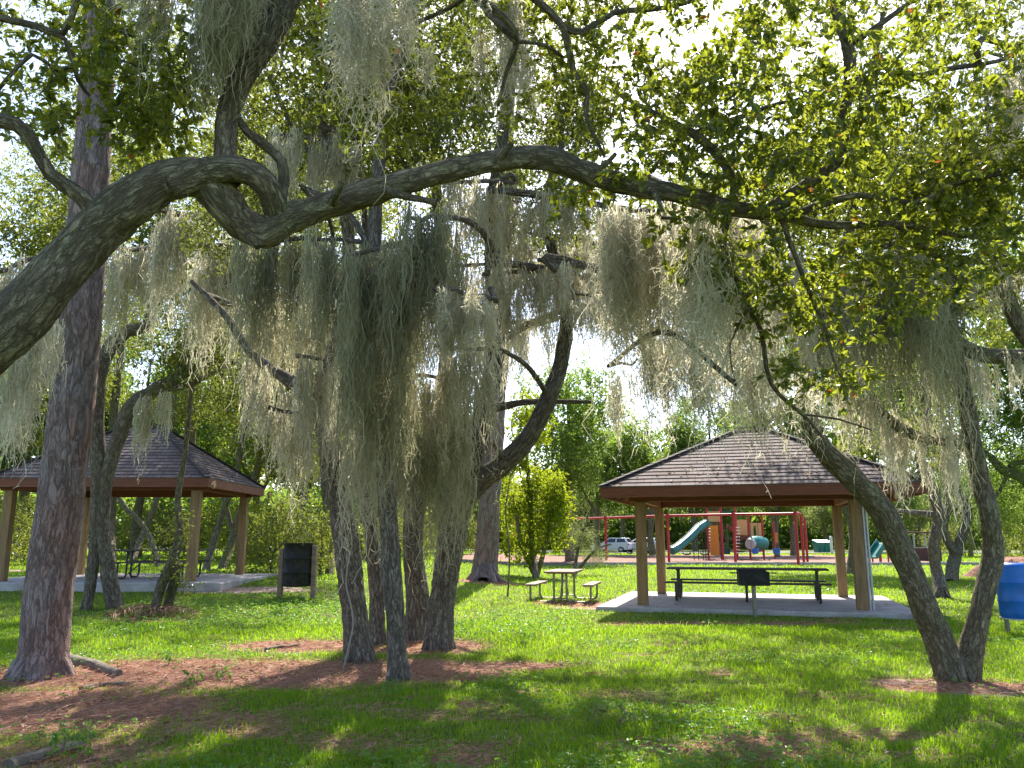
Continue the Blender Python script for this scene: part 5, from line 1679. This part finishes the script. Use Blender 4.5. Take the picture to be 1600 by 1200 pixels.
ys = axis_(-30, 700, [(0, 5), (4, .5), (15, .11), (30, .3), (60, 1.0), (140, 5), (700, 70)])
xs = axis_(-420, 420, [(-120, 60), (-30, 6), (-13, .6), (12, .12), (30, .6), (120, 6), (420, 60)])
X, Y = np.meshgrid(xs, ys)
Z = hgt(X, Y)
nx, ny = len(xs), len(ys)
i = np.arange(ny - 1)[:, None] * nx
k = np.arange(nx - 1)[None]
f = np.stack([i + k, i + k + 1, i + nx + k + 1, i + nx + k], -1).reshape(-1, 4)
lm = mask(X, Y, PATCH) * (.75 + .5 * fbm(X * 1.3, Y * 1.3, 21))
sm = mask(X, Y, SAND)
me = np_mesh('ground', [dict(v=np.stack([X, Y, Z], -1).reshape(-1, 3), f=f, smooth=True, litter=lm.ravel(), sand=sm.ravel())], ('litter', 'sand'))
o = link('ground', me, M['ground'])
tag(o, 'grassy park ground with pine straw patches', kind='structure')

# playground mulch with a low pale kerb, road
mx0, mx1, my0, my1 = -3.2, 27.5, 48.6, 74.0


def sheet(name, x0, x1, y0, y1, z, m, label, n=12):
    xs_, ys_ = np.linspace(x0, x1, n), np.linspace(y0, y1, n)
    XX, YY = np.meshgrid(xs_, ys_)
    XX = XX + .6 * (vnoise(YY * .3, XX * .05, 4) - .5)
    q = np.arange(n - 1)[:, None] * n + np.arange(n - 1)[None]
    fq = np.stack([q, q + 1, q + n + 1, q + n], -1).reshape(-1, 4)
    zz_ = hgt(XX, YY) + z
    o_ = link(name, np_mesh(name, [dict(v=np.stack([XX, YY, zz_], -1).reshape(-1, 3), f=fq)]), m)
    return tag(o_, label, kind='structure')


sheet('mulch_bed', mx0, mx1, my0, my1, .06, M['mulch'], 'brown bark mulch bed under the playground', 24)
sheet('road', -160, 160, 84.5, 95.0, .05, M['asphalt'], 'asphalt road and parking strip beyond the playground', 24)
kb = MB()
for k in range(16):
    x0_, x1_ = mx0 + 7 + (mx1 - mx0 - 7) * k / 16, mx0 + 7 + (mx1 - mx0 - 7) * (k + .985) / 16
    kb.box(((x0_ + x1_) / 2, my0 - .1, gz((x0_ + x1_) / 2, my0) + .06), (x1_ - x0_, .16, .24))
tag(kb.build('kerb', M['concrete'], None, .02), 'low pale kerb along the mulch bed', kind='structure')

# ------------------------------------------------------------------ grass, clover, straw, dead leaves
def inside_pav(x, y, loc, rz, a, b):
    c, s = math.cos(rz), math.sin(rz)
    dx, dy = x - loc[0], y - loc[1]
    return (np.abs(dx * c + dy * s) < a) & (np.abs(-dx * s + dy * c) < b)


def clear(x, y, pad=0.0):
    bad = inside_pav(x, y, PV1, PV1R, 3.5 + pad, 2.8 + pad) | inside_pav(x, y, PV2, PV2R, 3.5 + pad, 2.8 + pad)
    bad |= (x > mx0 - .4) & (x < mx1 + .4) & (y > my0 - .25) & (y < my1 + .3)
    bad |= (y > 84)
    return ~bad


def scatter(n, y0, y1, pw=1.0):
    u = rng.random(n)
    y = np.exp(np.log(y0) + (np.log(y1) - np.log(y0)) * u ** pw)
    x = rng.uniform(-1, 1, n) * (y * .70 + .6)
    return x, y


def blades(n, y0, y1, hs, ws, pw=1.0, seed=0, green=True):
    x, y = scatter(n, y0, y1, pw)
    l = mask(x, y, PATCH) * (.75 + .5 * fbm(x * 1.3, y * 1.3, 21)) + mask(x, y, SAND) * .8
    tuft = fbm(x * 1.7, y * 1.7, 33)
    fine = vnoise(x * 9, y * 9, 41)
    keep = (rng.random(n) < np.clip(1.05 - 1.12 * l + .35 * (fine - .5), .05, 1) * np.clip(.35 + 1.1 * tuft, .2, 1)) & clear(x, y)
    x, y, tuft, l, fine = x[keep], y[keep], tuft[keep], l[keep], fine[keep]
    m = len(x)
    z = hgt(x, y)
    h = hs * rng.uniform(.45, 1.25, m) * (.6 + .9 * tuft) * (1 - .35 * np.clip(l, 0, 1)) * np.maximum(1, (y / 14) ** .25)
    h = h * np.where(rng.random(m) < .03, 1.9, 1)
    wd = ws * rng.uniform(.7, 1.3, m) * np.maximum(1, y / 8.0)
    th = rng.uniform(0, 2 * np.pi, m)
    lean = rng.uniform(.15, .9, m) * h
    sd = np.stack([np.cos(th), np.sin(th), np.zeros(m)], 1) * wd[:, None] * .5
    ld = np.stack([np.cos(th + 1.57), np.sin(th + 1.57), np.zeros(m)], 1) * lean[:, None]
    b = np.stack([x, y, z - .01], 1)
    up = np.stack([np.zeros(m), np.zeros(m), h], 1)
    mid = b + up * .6 + ld * .32
    v = np.stack([b - sd, b + sd, mid + sd * .75, b + up + ld, mid - sd * .75], 1)
    fq = (np.arange(m) * 5)[:, None] + np.array([[0, 1, 2, 4]])
    ft = (np.arange(m) * 5)[:, None] + np.array([[4, 2, 3]])
    rn = np.clip(.2 + .75 * fbm(x * .8, y * .8, 52) + rng.normal(0, .16, m) - .1, 0, .92)
    rn = np.where(rng.random(m) < .03 + .14 * np.clip(l, 0, 1), 1.0, rn)
    v = v.reshape(-1, 3)
    return [dict(v=v, f=fq, rnd=np.repeat(rn, 5)), dict(v=np.zeros((0, 3)), f=np.zeros((0, 3), int))], (v, ft, np.repeat(rn, 5))


gb = []
for n_, y0_, y1_, hs_, ws_ in ((330000, 4.6, 16, .060, .0060), (190000, 14, 62, .062, .0065), (30000, 60, 84, .08, .008)):
    bl, (v, ft, rn) = blades(n_, y0_, y1_, hs_, ws_)
    # quads and tip triangles share vertices: write the tips with their own copies
    gb.append(bl[0])
    tv = v.reshape(-1, 5, 3)[:, [4, 2, 3]].reshape(-1, 3)
    gb.append(dict(v=tv, f=np.arange(len(tv)).reshape(-1, 3), rnd=np.repeat(rn[::5], 3)))
o = link('grass', np_mesh('grass', gb, ('rnd',)), M['grass'])
tag(o, 'green lawn grass with taller tufts in the sun', 'grass', kind='stuff')

# clover-like ground cover
x, y = scatter(60000, 5.2, 26)
k = fbm(x * .55, y * .55, 61)
zone = np.maximum(mask(x, y, [((400, 960), 3.0, 2.6, 1.0), ((770, 985), 1.8, 1.6, .8), ((160, 985), 1.8, 1.5, .7), ((840, 965), 1.2, 1.2, .7)]), .5 * sstep(.55, .75, k))
l = mask(x, y, PATCH)
kp = (rng.random(len(x)) < zone * (1 - .8 * l)) & clear(x, y)
x, y = x[kp], y[kp]
m = len(x)
pos = np.stack([x, y, hgt(x, y) + rng.uniform(.015, .10, m)], 1)
pos = np.repeat(pos, 3, 0)
th = np.tile(np.array([0, 2.09, 4.19]), m) + np.repeat(rng.uniform(0, 6.28, m), 3)
d = np.stack([np.cos(th), np.sin(th), rng.uniform(-.1, .5, m * 3)], 1)
LL = np.repeat(rng.uniform(.018, .038, m) * np.maximum(1, y / 11), 3)
o = link('clover', np_mesh('clover', [leaf_block(pos, d, LL, LL * .9, 0, False, .1, np.clip(np.repeat(rng.normal(.5, .2, m), 3), 0, .9))], ('rnd',)), M['cover'])
tag(o, 'low clover like ground cover in the lawn', 'ground cover', kind='stuff')

# pine straw
x, y = scatter(150000, 5.2, 28)
l = mask(x, y, PATCH) * (.75 + .5 * fbm(x * 1.3, y * 1.3, 21)) + .04
kp = (rng.random(len(x)) < l) & clear(x, y, .1)
x, y = x[kp], y[kp]
m = len(x)
th = rng.normal(.5, .9, m)
Ls = rng.uniform(.07, .17, m)
d = np.stack([np.cos(th), np.sin(th), rng.normal(.03, .16, m)], 1)
z = hgt(x, y) + rng.uniform(.004, .035, m)
o = link('pine_straw', np_mesh('pine_straw', [leaf_block(np.stack([x, y, z], 1), d, Ls, .0045 * np.maximum(1, y / 8), 0, False, .05)], ('rnd',)), M['straw'])
tag(o, 'reddish brown fallen pine needles around the trunks', 'pine straw', kind='stuff')

# fallen leaves
x, y = scatter(16000, 5.0, 28)
l = mask(x, y, PATCH) + .5 * mask(x, y, SAND)
kp = (rng.random(len(x)) < .12 + .8 * l) & clear(x, y, -1.2)
x, y = x[kp], y[kp]
m = len(x)
z = hgt(x, y) + rng.uniform(.008, .04, m)
on = inside_pav(x, y, PV1, PV1R, 3.44, 2.75)
z = np.where(on, PV1[2] + .006, z)
th = rng.uniform(0, 6.28, m)
d = np.stack([np.cos(th), np.sin(th), rng.normal(.05, .25, m)], 1)
Ls = rng.uniform(.03, .07, m)
roofv = []
for loc, rz, a_, b_, rise in ((PV1, PV1R, 3.25, 3.02, 3.02 * .52), (PV2, PV2R, 2.885, 2.35, 2.35 * .7)):
    lx, ly = rng.uniform(-a_, a_, 900), rng.uniform(-b_, b_, 900)
    lz = 2.60 + rise * np.minimum(np.minimum(a_ - np.abs(lx), b_ - np.abs(ly)) / b_, 1) + .035
    kp = rng.random(900) < .2 + .8 * (fbm(lx * .8 + loc[0], ly * .8, 71) > .5)
    lx, ly, lz = lx[kp], ly[kp], lz[kp]
    lx = lx + (.26 if rz else 0)
    c_, s__ = math.cos(rz), math.sin(rz)
    roofv.append(np.stack([loc[0] + lx * c_ - ly * s__, loc[1] + lx * s__ + ly * c_, loc[2] + lz], 1))
rp = np.vstack(roofv)
x, y, z = np.concatenate([x, rp[:, 0]]), np.concatenate([y, rp[:, 1]]), np.concatenate([z, rp[:, 2]])
th, Ls = np.concatenate([th, rng.uniform(0, 6.28, len(rp))]), np.concatenate([Ls, rng.uniform(.05, .1, len(rp))])
d = np.concatenate([d, np.stack([np.cos(th[-len(rp):]), np.sin(th[-len(rp):]), rng.normal(0, .15, len(rp))], 1)])
o = link('fallen_leaves', np_mesh('fallen_leaves', [leaf_block(np.stack([x, y, z], 1), d, Ls, Ls * .45, 0, True, .15)], ('rnd',)), M['dead'])
tag(o, 'dry brown fallen oak leaves scattered over the ground', 'fallen leaves', kind='stuff')

# ------------------------------------------------------------------ weeds, palm frond, vine, mound
GW = 'small weeds in the pine straw'
for px, h_, lab in (((200, 1012), .34, 'slim upright weed beside the tall pine root'), ((262, 1040), .16, 'dark little weed in the straw beyond the pine root'), ((300, 1075), .16, 'bright round leaved weed in the middle of the straw'),
                    ((345, 1062), .15, 'low weed in the straw in front of the clump'), ((95, 1185), .24, 'leafy weed growing over the pale fallen branch'), ((135, 1190), .20, 'weed at the thick end of the pale fallen branch'),
                    ((935, 1135), .16, 'pale silvery weed in the sunny grass'), ((990, 1135), .14, 'second pale silvery weed in the sunny grass'), ((610, 1090), .14, 'round weed in front of the thin clump oak'), ((820, 1010), .2, 'weed in the lawn below the picnic table')):
    g = G(*px)
    tree('weed', lab, 'weed', GW, (g[0], g[1], g[2]), [[(g[0], g[1], g[2] - .02, .004), (g[0] + .02, g[1], g[2] + h_ * .5, .003), (g[0] - .01, g[1] + .01, g[2] + h_, .002)]],
         [((g[0], g[1], g[2] + h_ * .65), (.09, .08, h_ * .45), 7)], leaf='leaf_olive' if 'silvery' in lab else 'cover', leafL=.05, per=8, spread=.06, six=True, sub=2, sides=5, step=.05, world=True, twr=.0015, gap=0)

g0 = G(185, 967)
bl = []
for q, (dx, rz_) in enumerate(((0, .15), (.5, -.2), (-.2, .45))):
    n = 44
    s = np.linspace(0, 1, n)
    a = np.array([g0[0] + dx - .2, g0[1] + q * .12, g0[2] + .06])
    ax = np.array([math.cos(rz_), math.sin(rz_) * .6, .04])
    sp_ = a + ax * (1.25 * s)[:, None] + np.array([0, 0, 1]) * (.12 * np.sin(s * 3.1))[:, None]
    for sg in (-1, 1):
        d = np.stack([np.full(n, .5), np.full(n, sg * .9), rng.normal(-.05, .25, n)], 1)
        bl.append(leaf_block(sp_, d, .38 * (1 - .6 * s) + .05, np.full(n, .022), 0, False, .25))
    t_, _ = tube_block([(*sp_[k_], .012 * (1 - k_ / n) + .003) for k_ in range(0, n, 6)], 6, .05, .05)
    for b_ in t_: b_['mi'] = 0
    bl += t_
o = link('palm_frond', np_mesh('palm_frond', bl, ('rnd', 'bark')), M['palm'])
tag(o, 'heap of dry brown palm fronds lying at the foot of the crooked oaks', 'palm frond')

vp = [(548, 860, 10.1), (543, 885, 10.05), (541, 915, 10.0), (548, 945, 9.95), (552, 975, 9.9), (546, 1005, 9.85), (536, 1045, 9.8)]
pts = [P(*k) for k in vp]
pts[-1][2] = gz(pts[-1][0], pts[-1][1])
cs_ = catmull([(*p, .011) for p in pts], .06)
o = MB().tube(list(cs_[:, :3]), .011, 7).build('hanging_vine', M['vine'], None, smooth=True)
tag(o, 'thin pale vine trailing down beside the slender clump oak', 'vine')

# mulch heap behind the barrel
gm = P(1592, 880, 33)
bl = MB()
n1, n2 = 10, 28
prof = [(1.6 * (1 - k / n1) ** .8, .85 * math.sin(k / n1 * 1.57)) for k in range(n1 + 1)]
vs, fs = [], []
for r_, z_ in prof:
    for k in range(n2):
        a_ = 2 * math.pi * k / n2
        rr = r_ * (1 + .14 * math.sin(a_ * 3 + 1) + .06 * math.sin(a_ * 7)) + rng.normal(0, .02)
        vs.append((rr * math.cos(a_) * 1.4, rr * math.sin(a_), z_ + rng.normal(0, .015)))
for a_ in range(n1):
    for k in range(n2):
        k2 = (k + 1) % n2
        fs.append((a_ * n2 + k, a_ * n2 + k2, (a_ + 1) * n2 + k2, (a_ + 1) * n2 + k))
bl.add(vs, fs)
o = bl.build('mulch_heap', M['mulch'], None, smooth=True)
o.location = (gm[0], gm[1], gz(gm[0], gm[1]) - .03)
tag(o, 'heap of reddish brown mulch behind the blue barrel', 'mulch heap')
